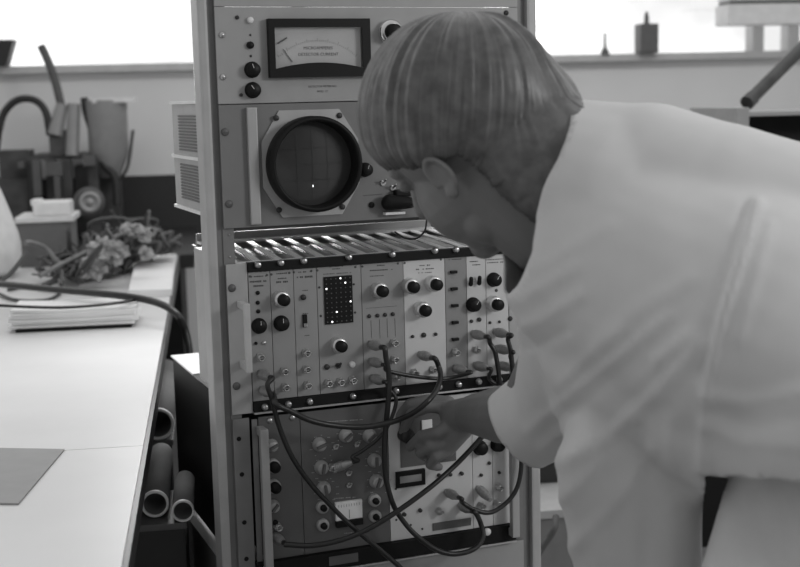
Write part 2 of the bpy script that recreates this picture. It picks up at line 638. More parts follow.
# bezel plate (octagon), ring, screen
bc = RP(311, 163, T + 0.002)
w2, h2c = 0.0735, 0.0770
oc = []
for sx, sz in ((1, 1), (-1, 1), (-1, -1), (1, -1)):
    c1 = (bc.x + sx * w2, bc.z + sz * h2c * 0.42)
    c2 = (bc.x + sx * w2 * 0.62, bc.z + sz * h2c)
    pair = [c1, c2] if sx * sz > 0 else [c2, c1]
    oc += pair
MB().prism([V((x, -T - 0.003, z)) for x, z in oc], (0, 0.003, 0)).build('bezel_plate', M['alu_flat'], sp)
rc = RP(317.2, 164.3, 0.034)
ro, ri = 0.0690, 0.0615
MB().lathe((rc.x, -T - 0.003, rc.z), FRONT, [(ro, 0), (ro, 0.027), (ro - 0.003, 0.031), (ri + 0.002, 0.031), (ri, 0.027), (ri - 0.001, 0.0)], 64).build('screen_ring', M['black'], sp)
scr = MB().lathe((rc.x, -T - 0.0035, rc.z), FRONT, [(ri - 0.001, 0), (ri * 0.75, 0.0022), (ri * 0.4, 0.0038), (1e-5, 0.0045)], 48).build('screen', M['crt'], sp)
gr = MB()
for i in (-2, 0, 2):
    c = i * 0.0115
    L = math.sqrt(max(0, 0.052 ** 2 - c * c))
    gr.box((rc.x - L, -T - 0.0092, rc.z + c - 0.0002), (rc.x + L, -T - 0.0090, rc.z + c + 0.0002))
    gr.box((rc.x + c - 0.0002, -T - 0.0092, rc.z - L), (rc.x + c + 0.0002, -T - 0.0090, rc.z + L))
gr.build('graticule', M['dark'], scr)
sp_c = RP(313, 186, 0.012)
MB().ell((sp_c.x, -T - 0.0085, sp_c.z), (V((1, 0, 0)), V((0, 1, 0)), EZ), (0.0008, 0.0005, 0.0018), 10, 6).build('beam_spot', M['lampon'], scr)
for a in ((276.5, 118), (340, 115.5), (279.5, 210), (343, 207)):
    dot(*a, sp, 0.0042, 0.003, 'dark', T + 0.003, 'bezel_screw')
for a in ((225, 132), (229, 204)):
    screw(*a, sp, 0.0055, 'iron_mid', T)
knob_black(368, 170, sp, 0.009, 0.014, T)
dot(372, 205, sp, 0.0046, 0.003, 'black', T, 'jack')
lm = MB()
line_mark(lm, 362, 195.5, 381, 194, 0.5, T)
lm.build('panel_line', M['ink'], sp)
for a in ((384, 183), (394, 188)):
    toggle(*a, sp, T)
pc = RP(391, 203, T + 0.02)
pb_ = V((pc.x, -T, pc.z))
cnb = MB().capsule(pb_ + FRONT * 0.014, pb_ + V((0.030, -0.020, -0.001)), 0.0125, 0.0085, 18)
cnb.lathe(pb_, FRONT, [(0.008, 0), (0.008, 0.012)], 16)
tag(cnb.build('connector', M['black'], sp), 'large black angled connector')
pc2 = RP(406, 192, T + 0.01)
MB().rbox((pc2.x - 0.017, -T - 0.014, pc2.z - 0.006), (pc2.x + 0.014, -T, pc2.z + 0.004), 0.002).build('selector', M['black'], sp)
MB().rbox((pc2.x - 0.020, -T - 0.016, pc2.z - 0.011), (pc2.x + 0.017, -T, pc2.z - 0.008), 0.001).build('selector_plate', M['white'], sp)
MB().rbox((pc.x - 0.006, -T - 0.012, pc.z - 0.0185), (pc.x + 0.026, -T, pc.z - 0.0145), 0.001).build('label_strip', M['white'], sp)

# --- dark rail strip in the gap (rack hardware seen above the bin)
for a in ((229.5, 235), (230.3, 257)):
    p = RP(*a)
    MB().lathe((p.x, 0.0018, p.z), FRONT, [(0.0016, 0), (0.0016, 0.001), (1e-5, 0.0015)], 10).build('screw', M['alu'], rack)

# ------------------------------------------------------------------ upper module bin
BT = Z0 + 5 * U
ub = thing('module_bin', 'upper module bin with a pale perforated top, at chest height in the rack', 'module bin', (0.24, 0, Z0))
FL = 0.0345
LX = RP(247, 270).x
RX = RP(507, 270).x
for side, (a, b) in (('l', (0.001, LX - 0.0008)), ('r', (RX + 0.0008, 0.4715))):
    MB().rbox((a, -0.004, Z0 + 0.0004), (b, 0, BT - 0.0004), 0.0008).build('flange', M['alu_flat'], ub)
MB().box((0.0185, 0.001, Z0), (LX - 0.002, 0.285, BT - 0.004)).build('side_plate', M['alu_flat'], ub)
MB().box((RX + 0.002, 0.001, Z0), (0.461, 0.33, BT - 0.004)).build('side_plate', M['alu_flat'], ub)
SZ1 = BT - 0.0132
SZ0 = Z0 + 0.0168
MB().rbox((LX, -0.0075, SZ1), (RX, 0.006, BT), 0.0006).build('top_rail', M['black_matt'], ub)
MB().rbox((LX, -0.0075, Z0 + 0.002), (RX, 0.006, SZ0), 0.0006).build('bottom_rail', M['black_matt'], ub)
MB().rbox((LX, -0.010, Z0 - 0.0012), (RX, 0.30, Z0 + 0.0016), 0.0004).build('bottom_lip', M['alu'], ub)
MB().box((0.034, 0.3305, Z0), (0.461, 0.338, onYp(247, 231, 0.3305).z)).build('rear_plate', M['panel_top'], ub)
MB().box((0.034, 0.300, BT - 0.003), (0.461, 0.3300, BT + 0.001)).build('top_rear_strip', M['white'], ub)  # white stands for light caught on the rear edge of the top
sl = MB()
xx = -0.22
while xx < 0.50:
    # white slats standing in for light streaks on the perforated cover
    a0, a1 = xx, xx + 0.011
    y0s, y1s, sh = 0.008, 0.300, -0.03
    pts = []
    for (x, y) in ((a0 + sh, y0s), (a1 + sh, y0s), (a1, y1s), (a0, y1s)):
        pts.append([x, y])
    # clip against the sides
    P2 = pts
    for lim, sg in ((0.0185, 1), (0.461, -1)):
        outp = []
        for i in range(len(P2)):
            p, q = P2[i], P2[(i + 1) % len(P2)]
            dp, dq = (p[0] - lim) * sg, (q[0] - lim) * sg
            if dp >= 0:
                outp.append(p)
            if dp * dq < 0:
                t = dp / (dp - dq)
                outp.append([p[0] + (q[0] - p[0]) * t, p[1] + (q[1] - p[1]) * t])
        P2 = outp
        if not P2:
            break
    if len(P2) >= 3:
        sl.prism([V((x, y, BT - 0.0025)) for x, y in P2], (0, 0, 0.002))
    xx += 0.033
sl.box((0.0185, 0.006, BT - 0.003), (0.461, 0.02, BT - 0.0004))
sl.build('perforated_top', M['white'], ub)
MB().box((0.02, 0.02, BT - 0.012), (0.460, 0.30, BT - 0.0105)).build('inner_screen', M['rack'], ub)
hx = RP(246, 340, 0.045).x
hz1, hz0 = RP(243, 304, 0.045).z, RP(247, 373, 0.045).z
hx_b = 0.019
hm = MB()
hm.rbox((hx_b - 0.0045, -0.047, hz0), (hx_b + 0.0045, -0.038, hz1), 0.002)
hm.rbox((hx_b - 0.0045, -0.040, hz1 - 0.011), (hx_b + 0.0045, -0.004, hz1 - 0.001), 0.002)
hm.rbox((hx_b - 0.0045, -0.040, hz0 + 0.001), (hx_b + 0.0045, -0.004, hz0 + 0.011), 0.002)
hm.build('handle', M['sill'], ub)
for a in ((232, 288), (236.5, 386)):
    screw(*a, ub, 0.0058, 'iron_mid', 0.004)
for a in ((510, 287), (510, 318.6)):
    screw(*a, ub, 0.004, 'dark', 0.004)

seams = [LX] + [RP(u, 270).x for u in (269, 292.3, 315.5, 360, 402.2, 443.8, 465.3, 484.6)] + [RX]
MT = [('module', 'black knob and two cabled sockets beside left handle'), ('module', 'chrome dial above black knob on plain lower half'),
      ('module', 'black slide switch and three stacked sockets'), ('module', 'black matrix of ten by six lamp dots'),
      ('module', 'one chrome dial over four small dots'), ('module_light', 'three chrome dials in a triangle'),
      ('module_mid', 'column of five short black switches'), ('module_light', 'twin toggles above one black knob'),
      ('module_light', 'black knob directly above chrome dial near white sleeve')]
mods = []
ORD = ['narrow grey', 'narrow grey', 'narrow grey', 'wide grey', 'wide grey', 'wide pale', 'narrow darker', 'narrow pale', 'narrow pale']
for i in range(9):
    a, b = seams[i] + 0.0004, seams[i + 1] - 0.0004
    t = thing('instrument_module', ORD[i] + ' plug-in module with ' + MT[i][1], 'instrument module', ((a + b) / 2, 0, SZ0), 'plug-in modules in the upper bin')
    MB().rbox((a, -T, SZ0 + 0.0006), (b, 0, SZ1 - 0.0006), 0.0006).build('front_panel', M[MT[i][0]], t)
    MB().box((a + 0.003, 0.0, Z0 + 0.022), (b - 0.003, 0.27, SZ1 - 0.012)).build('module_case', M['rack'], t)
    mods.append(t)
A, B, C_, D, E_, F_, G_, H_, I_ = mods
# screws in the black rails belong to the modules
for t, a in ((A, (258.5, 265)), (B, (281.5, 263)), (C_, (304.5, 261)), (D, (349.5, 257.5)), (E_, (393, 254.5)), (F_, (435.7, 250.7)), (G_, (456.8, 249.8)), (H_, (477, 248.5)), (I_, (497, 247)),
             (A, (265.5, 407.5)), (B, (289, 404.5)), (C_, (310.5, 402)), (D, (353.7, 396.7)), (E_, (397, 391.3)), (F_, (440, 387)), (G_, (459.5, 384.7)), (H_, (479.6, 382)), (I_, (500, 379.5))):
    p = RP(*a, 0.012)
    MB().lathe((p.x, -0.0075, p.z), FRONT, [(0.0050, 0), (0.0050, 0.002), (0.0040, 0.0026), (0.0040, 0.006), (0.003, 0.0068), (1e-5, 0.0068)], 16).build('thumb_screw', M['steel'], t)
marks(A, [(257.5, 271, 17, 2), (258, 276, 16, 1.6), (257.5, 281, 17, 2), (257, 285.5, 12, 1.8)], 0, lift=T)
marks(B, [(280.5, 269, 16, 2), (281, 273, 11, 1.5), (281.5, 278, 9, 1.6), (281.5, 281.5, 12, 2)], 0, lift=T)
marks(C_, [(303.5, 267, 15, 1.6), (304, 271.5, 13, 1.5), (304, 276.5, 16, 2.2), (304.5, 290, 6, 1), (305, 313, 6, 1), (305.5, 335, 7, 1)], 0, lift=T)
marks(D, [(335.5, 265.5, 14, 2.2), (335.5, 268.5, 8, 1.2), (336.5, 273, 28, 1.0)], 0, lift=T)
marks(E_, [(380, 262, 14, 1.6), (380, 265, 8, 1.4), (380.5, 269.6, 23, 1.3), (376, 275.5, 14, 0.9)], 0, lift=T)
marks(F_, [(424, 257, 16, 1.2), (424, 265, 11, 1.4), (424, 268.6, 18, 1.3), (424, 272.2, 14, 1)], 0, lift=T)
marks(G_, [(454, 259, 13, 1.2)], 0, lift=T)
marks(H_, [(474.5, 261, 12, 1.2), (474.5, 264.5, 10, 1.4)], 0, lift=T)
marks(I_, [(495, 259, 20, 1.2), (495, 262, 18, 1.2)], 0, lift=T)
for t, L in ((B, (269.5, 289)), (C_, (293.5, 311)), (D, (355.5, 361)), (F_, (404.5, 441))):
    pass
for t, a in ((B, (271.5, 274.5)), (B, (289.5, 272.8)), (C_, (294, 272.3)), (C_, (311.5, 271)), (D, (317.5, 270.5)), (D, (355.5, 267)), (E_, (362.5, 266.5)), (E_, (398, 263.5)), (F_, (404.8, 263)), (F_, (441, 259.5)), (A, (250, 276.5)), (A, (267, 275))):
    dot(*a, t, 0.0017, 0.0008, 'ink', T, 'rivet')
# module A
for a in ((258, 293), (258, 302.8), (258.5, 311.5)):
    dot(*a, A, 0.0031, 0.002, 'black', T, 'jack')
knob_black(261, 327, A, 0.0098, 0.012, T)
dot(256.3, 343.5, A, 0.0024, 0.003, 'black', T)
dot(264.3, 343, A, 0.003, 0.003, 'steel', T)
for a in ((261.5, 358), (262.5, 374.5), (264, 391)):
    bnc(*a, A, T)
# B
knob_chrome(283.5, 300, B, 0.0112, T)
knob_black(283.5, 324.5, B, 0.0100, 0.013, T)
for a in ((285.4, 372), (286.5, 388)):
    bnc(*a, B, T)
# C
dot(304, 297.6, C_, 0.0042, 0.005, 'dark', T)
p = RP(305, 320.5, T + 0.002)
sw = MB().rbox((p.x - 0.0034, -T - 0.003, p.z - 0.010), (p.x + 0.0034, -T, p.z + 0.009), 0.0008).build('slide_switch', M['black'], C_)
MB().rbox((p.x - 0.0028, -T - 0.006, p.z - 0.009), (p.x + 0.0028, -T - 0.003, p.z - 0.004), 0.0006).build('switch_slider', M['steel'], sw)
for a in ((307.4, 353.5), (307.7, 370), (308.6, 386)):
    bnc(*a, C_, T)
# D: lamp matrix
ml, mr = RP(323.2, 300).x, RP(351.6, 300).x
mt, mb_ = RP(337, 275.6).z, RP(338, 323).z
mx = MB().rbox((ml, -T - 0.002, mb_), (mr, -T, mt), 0.0006).build('lamp_matrix', M['black'], D)
lit = {0: 2, 1: 9, 2: 7, 3: 0, 4: 1, 5: 5}
for c in range(6):
    for r in range(10):
        x = ml + (mr - ml) * (c + 0.5) / 6
        z = mt - (mt - mb_) * (r + 0.5) / 10
        on = lit[c] == r
        o = MB().lathe((x, -T - 0.002, z), FRONT, [(0.0014 if on else 0.0011, 0), (0.0010, 0.0007), (1e-5, 0.001)], 8).build('lamp_dot', M['lampon' if on else 'iron_mid'], mx)
        if on:
            o['label'] = 'lit lamp dot'
for a in ((319.5, 287.5), (354, 284.3), (321, 316), (355.3, 312.5)):
    dot(*a, D, 0.0017, 0.001, 'dark', T, 'screw')
knob_chrome(341, 346.3, D, 0.0110, T)
dot(327.5, 367.3, D, 0.0042, 0.004, 'dark', T)
toggle(339.2, 366.3, D, T, material='dark')
tag(dot(353, 364.8, D, 0.0048, 0.006, 'white', T, 'pilot_lamp'), 'white pilot lamp')
for a in ((329.6, 384), (341.7, 382.7), (353.8, 381)):
    bnc(*a, D, T)
# E
knob_chrome(382.2, 291.2, E_, 0.0112, T)
for a in ((369.7, 316.4), (378, 315.8), (385.6, 315), (393.3, 314.3)):
    dot(*a, E_, 0.003, 0.003, 'dark', T)
lm = MB()
for (u, v0, v1) in ((370, 320, 338), (378.4, 319, 338), (386, 318, 337), (393.8, 318, 336)):
    line_mark(lm, u, v0, u + 0.7, v1, 0.35, T)
line_mark(lm, 365, 308, 396, 305.5, 0.3, T)
lm.build('panel_lines', M['ink'], E_)
for a in ((373, 345), (374, 362), (375, 379), (395.5, 343.6), (396, 360.3), (398, 377)):
    bnc(*a, E_, T)
# F
for a in ((413.2, 287), (436.2, 284.5), (425, 310.5)):
    knob_chrome(*a, F_, 0.0114, T)
for a, r in (((413.3, 336.8), 0.0025), ((424.4, 335.3), 0.0038), ((436.4, 334.4), 0.0027)):
    dot(*a, F_, r, 0.004, 'dark', T)
for a in ((423, 355.5), (415.5, 373.5), (434.5, 370.5)):
    bnc(*a, F_, T)
# G
for a in ((453.7, 272), (454.2, 288.8), (455, 305.6), (455.2, 322.4), (455.5, 339.2)):
    p = RP(*a, T + 0.003)
    MB().rbox((p.x - 0.0052, -T - 0.006, p.z - 0.0022), (p.x + 0.0052, -T, p.z + 0.0022), 0.0007).build('slide_switch', M['black'], G_)
for a in ((457, 353), (458, 369)):
    bnc(*a, G_, T)
# H
for a in ((470.7, 281.6), (479.2, 280.6)):
    p = RP(*a, T + 0.006)
    MB().capsule((p.x, -T - 0.006, p.z - 0.004), (p.x, -T - 0.008, p.z + 0.005), 0.0036, 0.003, 12, 4).build('toggle_switch', M['black'], H_)
knob_black(476.3, 305.7, H_, 0.0098, 0.014, T)
dot(472, 321.5, H_, 0.0028, 0.003, 'dark', T)
dot(480, 319.8, H_, 0.0034, 0.004, 'dark', T)
for a in ((476, 334.5), (477.6, 350.7), (478.5, 366)):
    bnc(*a, H_, T)
# I
knob_black(497, 280.6, I_, 0.0096, 0.014, T)
dot(496.5, 290.5, I_, 0.0026, 0.001, 'ink', T, 'rivet')
knob_chrome(497.4, 304.6, I_, 0.0114, T)
dot(490.6, 322.8, I_, 0.0022, 0.003, 'dark', T)
dot(500, 322, I_, 0.0022, 0.003, 'dark', T)
for a in ((498.5, 332.5), (500.7, 349), (503, 366)):
    bnc(*a, I_, T)

# ------------------------------------------------------------------ lower module bin
LT = Z0 - 0.006
LB = RP(360, 563).z
LS = RP(360, 545.5).z
lb = thing('module_bin', 'lower module bin with black sides, at waist height below the pale one', 'module bin', (0.24, 0, LB))
for (a, b) in ((0.001, 0.0262), (0.455, 0.4715)):
    MB().rbox((a, -0.003, LB + 0.0004), (b, 0, LT - 0.0004), 0.0008).build('flange', M['rack'], lb)
MB().box((0.0168, 0.0065, LB), (0.0185, 0.50, LT - 0.001)).build('side_plate', M['black_matt'], lb)
MB().box((0.455, 0.0065, LB), (0.4575, 0.50, LT - 0.001)).build('side_plate', M['black_matt'], lb)
MB().box((0.0168, 0.335, LT - 0.0008), (0.4575, 0.52, LT + 0.002)).build('rear_cover', M['white'], lb)
LLX, LRX = RP(259.5, 470).x, RP(510.5, 470).x
MB().rbox((0.0275, -0.012, LB + 0.002), (0.455, 0.006, LS - 0.0002), 0.0006).build('bottom_rail', M['black_matt'], lb)
MB().rbox((0.0275, -0.014, LB - 0.0015), (0.455, 0.02, LB + 0.0015), 0.0004).build('bottom_lip', M['alu'], lb)
p0, p1 = RP(329, 556.5, 0.013), RP(358, 551.5, 0.013)
MB().box((p0.x, -0.0132, LB + 0.008), (p1.x, -0.012, LS - 0.006)).build('rail_label', M['iron_mid'], lb)
for x in (0.0412, RP(516, 500, 0.03).x):
    MB().rbox((x - 0.0060, -0.030, LB + 0.012), (x + 0.0065, -0.018, LT - 0.014), 0.002).box((x - 0.005, -0.018, LB + 0.012), (x + 0.005, -0.004, LB + 0.024)).box((x - 0.005, -0.018, LT - 0.026), (x + 0.005, -0.004, LT - 0.014)).build('handle', M['alu_flat'], lb)
MB().box((0.0300, -0.002, LB + 0.004), (0.0385, 0.0, LT - 0.004)).build('inner_flange', M['rack'], lb)
for a in ((239, 439), (242, 474.5), (244.5, 522.5), (246.5, 559)):
    dot(*a, lb, 0.0035, 0.0006, 'black', 0.003, 'screw_hole')
for (x, v) in ((487.5, 532),):
    p = RP(x, v, 0.014)
    MB().lathe((p.x, -0.012, p.z), FRONT, [(0.006, 0), (0.006, 0.003), (0.004, 0.005), (1e-5, 0.005)], 16).build('thumb_screw', M['white'], lb)
lse = [LLX] + [RP(u, 470).x for u in (301, 388, 471.5, 491.5)] + [LRX]
LM = [('module_dark', 'narrow dark plug-in module with column of round knobs beside lower left handle'),
      ('module_dark', 'wide dark plug-in module with pale pointer knobs and small white meter'),
      ('module_light', 'wide pale plug-in module under the hand with black display window'),
      ('module_light', 'narrow pale plug-in module with black knob over cabled socket, below forearm'),
      ('module_light', 'narrow pale plug-in module with black knob at right end of lower bin')]
lm_ = []
for i in range(5):
    a, b = lse[i] + 0.0004, lse[i + 1] - 0.0004
    t = thing('instrument_module', LM[i][1], 'instrument module', ((a + b) / 2, 0, LS), 'plug-in modules in the lower bin')
    MB().rbox((a, -T, LS + 0.0006), (b, 0, LT - 0.0012), 0.0006).build('front_panel', M[LM[i][0]], t)
    MB().box((a + 0.003, 0.0, LS + 0.004), (b - 0.003, 0.27, LT - 0.012)).build('module_case', M['black_matt'], t)
    lm_.append(t)
A2, B2, C2, D2, E2 = lm_


def knob_pointer(px, py, parent, r=0.0108, off=T):
    h = 0.012
    p = RP(px, py, off + h)
    p.y = -off
    k = MB().lathe(p, FRONT, [(r, 0), (r, 0.004), (r * 0.86, 0.005), (r * 0.8, h * 0.9), (r * 0.7, h), (1e-5, h)], 24).build('knob', M['alu_flat'], parent)
    w = random.uniform(-0.8, 0.8) + 0.6
    d = V((math.sin(w), 0, math.cos(w)))
    e = V((d.z, 0, -d.x)) * r * 0.17
    c = p + FRONT * h
    MB().prism([c - d * r * 0.7 - e, c + d * r * 0.7 - e, c + d * r * 0.7 + e, c - d * r * 0.7 + e], (0, -0.005, 0)).build('pointer_bar', M['iron_mid'], k)
    return k


def knob_two(px, py, parent, r=0.0085, off=T):
    h = 0.013
    p = RP(px, py, off + h)
    p.y = -off
    k = MB().lathe(p, FRONT, [(r * 1.15, 0), (r * 1.15, 0.006), (r * 0.9, 0.007), (r * 0.6, 0.007)], 20).build('knob', M['alu_flat'], parent)
    MB().lathe(p, FRONT, [(r * 0.6, 0.0065), (r * 0.55, h), (1e-5, h)], 16).build('knob_cap', M['black'], k)


for a in ((270, 420.5), (292.5, 417.5)):
    screw(*a, A2, 0.0046, 'steel', T, 'thumb_screw')
knob_pointer(273.5, 447, A2, 0.0098)
for a in ((273.8, 466.5), (274.5, 487)):
    p = RP(*a, T + 0.008)
    k = MB().lathe((p.x, -T, p.z), FRONT, [(0.0105, 0), (0.0105, 0.008), (0.008, 0.009), (0.006, 0.009)], 20).build('knob', M['alu_flat'], A2)
    MB().lathe((p.x, -T, p.z), FRONT, [(0.0085, 0.0085), (0.008, 0.018), (1e-5, 0.018)], 20).build('knob_cap', M['black'], k)
knob_pointer(275, 508, A2, 0.0098)
dot(276, 523, A2, 0.004, 0.004, 'black', T)
bnc(279, 528, A2, T)
bnc(276.5, 538, A2, T)
for a in ((321.5, 446), (348, 437), (371.8, 437.5), (323.5, 469), (325.8, 490), (376.5, 462), (378.5, 483)):
    knob_pointer(*a, B2)
for a in ((324.5, 509), (324.8, 527), (376.8, 502), (377.2, 518)):
    knob_two(*a, B2)
for a in ((336.6, 447.5), (357.7, 445), (349.6, 474), (349.8, 486)):
    toggle(*a, B2, T)
bnc(333.5, 468.5, B2, T)
mk = []
for (cx_, cy_) in ((321.5, 446), (348, 437), (323.5, 469), (325.8, 490), (376.5, 462), (378.5, 483), (371.8, 437.5)):
    for k in range(9):
        w = math.radians(-140 + 280 * k / 8)
        mk.append((cx_ + 11.5 * math.sin(w), cy_ - 11.5 * math.cos(w), 3, 1))
marks(B2, mk + [(344, 420, 36, 1), (344, 497, 22, 1.2), (350, 546 - 14, 20, 1)], 0, material='alu_flat', lift=T)
a, b = RP(335.5, 502.5, T + 0.006), RP(362.8, 519, T + 0.006)
zt, zb = (a.z - 0.001), RP(350, 519.5, T + 0.006).z
mm = MB().rbox((a.x, -T - 0.006, zb), (b.x, -T, zt), 0.0012).build('meter', M['paper'], B2)
MB().rbox((a.x, -T - 0.009, zb - 0.010), (b.x, -T, zb - 0.0005), 0.0015).build('meter_base', M['black'], mm)
nd = MB()
nd.box(((a.x + b.x) / 2 - 0.0003, -T - 0.0066, zb + 0.002), ((a.x + b.x) / 2 + 0.0003, -T - 0.0061, zb + 0.016))
for k in range(9):
    x = a.x + 0.005 + (b.x - a.x - 0.01) * k / 8
    nd.box((x - 0.0002, -T - 0.0065, zt - 0.008), (x + 0.0002, -T - 0.0061, zt - 0.004))
nd.build('meter_scale', M['ink'], mm)
# C2: dark recessed panel behind the hand, display window, sockets
a, b = RP(399, 405, T), RP(456, 464, T)
MB().rbox((a.x, -T - 0.0015, RP(425, 464.5, T).z), (b.x, -T, RP(425, 409, T).z), 0.0006).build('dial_panel', M['iron_mid'], C2)
kd = RP(409, 437, T + 0.02)
MB().lathe((kd.x, -T - 0.0015, kd.z), FRONT, [(0.012, 0), (0.0115, 0.016), (0.010, 0.018), (1e-5, 0.018)], 24).build('knob', M['dark'], C2)
for (u, v) in ((427, 426),):
    p = RP(u, v, T + 0.004)
    MB().rbox((p.x - 0.0085, -T - 0.004, p.z - 0.009), (p.x + 0.009, -T - 0.0015, p.z + 0.0095), 0.001).build('scale_plate', M['paper'], C2)
a, b = RP(396, 472.5, T + 0.004), RP(425.5, 484.5, T + 0.004)
zc = RP(410.5, 478.5, T + 0.004).z
hw, hh = (b.x - a.x) / 2, 0.0128
xc = (a.x + b.x) / 2
dw = MB().rbox((xc - hw, -T - 0.005, zc - hh), (xc + hw, -T, zc + hh), 0.0012).build('display_window', M['black'], C2)
MB().box((xc - hw * 0.76, -T - 0.0054, zc - hh * 0.42), (xc + hw * 0.72, -T - 0.005, zc + hh * 0.42)).build('display_strip', M['panel'], dw)
for a in ((440, 476), (451, 475), (462.5, 474), (405, 515), (421, 511)):
    dot(*a, C2, 0.0032, 0.005, 'dark', T)
for a in ((449.5, 493.5), (463, 507), (441, 512.5)):
    bnc(*a, C2, T)
pa, pb = RP(432.5, 523, T), RP(470.5, 523, T)
pz = RP(452, 524, T).z
MB().box((pa.x, -T - 0.002, pz - 0.006), (pb.x, -T, pz + 0.006)).build('name_strip', M['iron_mid'], C2)
for a in ((396.5, 520), (411, 525), (422.5, 529), (396, 489), (425.5, 489)):
    dot(*a, C2, 0.0018, 0.001, 'dark', T, 'screw')
knob_black(483, 449.5, D2, 0.0102, 0.013, T, False)
knob_black(500.5, 446, E2, 0.0102, 0.013, T, False)
dot(490, 463.5, D2, 0.0027, 0.004, 'dark', T)
dot(482, 475.5, D2, 0.0027, 0.004, 'dark', T)
dot(500, 473, E2, 0.0024, 0.004, 'dark', T)
for t, a in ((D2, (480, 421)), (D2, (481, 490)), (D2, (483, 506.5)), (E2, (500.3, 488.5)), (E2, (499, 504.5))):
    bnc(*a, t, T)

# --- lowest unit
lu = thing('lower_chassis', 'grey drawer-like chassis low in the rack, under the lower bin', 'chassis', (0.24, 0, 0.2))
MB().rbox((0.0005, -T, 0.28), (0.4720, 0, LB - 0.004), 0.001).build('front_panel', M['panel_top'], lu)
MB().box((0.0005, 0.0365, 0.285), (0.461, 0.36, LB - 0.006)).build('chassis_body', M['rack'], lu)
for x in (0.06, 0.42):
    MB().tube([V((x, -T, 0.35)), V((x, -0.035, 0.35)), V((x, -0.042, 0.36)), V((x, -0.042, 0.42)), V((x, -0.035, 0.43)), V((x, -T, 0.43))], 0.005, 10).build('handle', M['alu'], lu)

# ------------------------------------------------------------------ cables
CR = 0.0037


def plug_at(mb, p, d, L=0.026):
    # a cable plug whose mouth sits on P and that points along D away from the panel
    d = V(d).normalized()
    prof = [(0.0070, 0), (0.0076, 0.002)]
    for k in range(4):
        h = 0.003 + k * 0.003
        prof += [(0.0076, h), (0.0068, h + 0.0008), (0.0068, h + 0.0014), (0.0076, h + 0.0022)]
    prof += [(0.0062, 0.0158), (0.0060, L * 0.8), (0.0046, L), (CR, L + 0.004)]
    mb.lathe(p, d, prof, 16)


def cable(label, pts, plug0=None, plug1=None, r=CR, cat='cable', group='patch cables on the rack'):
    # pts: (u, v, off). A plug is fitted at either end when given as its socket's pixel
    P = [RP(u, v, o) for u, v, o in pts]
    ends = []
    for pl, at0 in ((plug0, True), (plug1, False)):
        if pl:
            s = RP(pl[0], pl[1], T + 0.009)
            s.y = -T - 0.006
            d = V(pl[2] if len(pl) > 2 else (0.12, -1, 0.02)).normalized()
            ends.append((s, d))
            tail = [s + d * 0.028, s + d * 0.040]
            P = (tail + P) if at0 else (P + tail[::-1])
    root = thing('patch_cable', label, cat, V((P[0].x, P[0].y, P[0].z)), group)
    MB().tube(P, r, 10, 8).build('cord', M['cable'], root)
    for s, d in ends:
        m = MB()
        plug_at(m, s, d)
        m.build('plug', M['plug'], root)
    return root


cable('black cable hanging from far left socket down across dark module and out below', [(267.5, 385, .055), (272, 400, .055), (279, 426, .05), (291, 455, .05), (310, 483, .045), (335, 510, .045), (356, 530, .05), (380, 550, .05), (402, 569, .05), (425, 590, .05)], (262.5, 374.5))
cable('thick black cable swagging along black rail from left socket to socket below chrome dials', [(276, 404, .066), (290, 411, .066), (312, 421, .06), (338, 426, .055), (365, 427, .055), (392, 422, .06), (412, 413.5, .085), (427, 402, .10), (437, 389, .08), (440.5, 376, .055), (438.5, 366, .045)], (264, 391), (423, 355.5), r=0.0042)
cable('black cable from highest middle plug looping far below bin to display module', [(386, 358, .05), (389, 376, .05), (388.5, 398, .05), (386, 425, .045), (384.5, 450, .045), (386, 478, .045), (393, 504, .045), (404, 522, .045), (418, 537, .05), (437, 550, .05), (455, 554, .05), (474, 549, .05), (483, 537, .045), (480.5, 523, .04)], (373, 345), (463, 507), r=0.0041)
cable('black cable running level from second middle plug to darker switch module', [(386, 370, .035), (398, 373.5, .032), (415, 376.5, .032), (436, 378.5, .032), (452, 377.5, .03)], (374, 362), (458, 369), r=0.0031)
cable('short black cable dropping behind others from lowest middle plug to dark module', [(388, 388, .025), (396, 399, .028), (391.5, 418, .03), (381, 436, .03), (362, 451, .03), (352, 457.5, .03)], (375, 379), (335, 468.5, (0.85, -0.55, 0.35)), r=0.0029)
cable('black cable swooping from bottom left of dark module up towards the hand', [(286, 544.5, .05), (312, 545.5, .06), (339, 540.5, .064), (366, 530, .066), (397, 511.5, .062), (430, 487.5, .055), (455, 465.5, .045), (472, 448, .045), (482, 437, .045)], (276.5, 538), (480, 421), r=0.0041)
cable('black cable looping from twin toggle module to the module on its right', [(490, 343, .04), (495, 352, .042), (498, 368, .042), (501, 386, .04), (508, 388, .04), (510, 378, .035)], (476, 334.5), (503, 366))
cable('black cable falling from end module past white sleeve to pale lower module', [(508, 339, .042), (511, 352, .044), (513, 375, .044), (517, 410, .042), (521, 445, .042), (521, 470, .042), (516, 490, .042), (505, 504, .042), (490, 512.5, .042), (474, 509.5, .04), (462, 502, .036)], (498.5, 332.5), (449.5, 493.5))
cable('black cable bending under end module to the plug beneath twin toggles', [(510, 356, .036), (514, 368, .036), (511, 382, .036), (497, 384, .036), (489, 378, .035)], (500.7, 349), (478.5, 366), r=0.0030)
tp = RP(481, 490, T + 0.009)
tp.y = -T - 0.006
m = MB()
plug_at(m, tp, V((0.15, -1, -0.35)))
tag(m.build('terminator_plug', M['plug']), 'short grey plug without a cable, in low pale module beneath the forearm', 'plug')
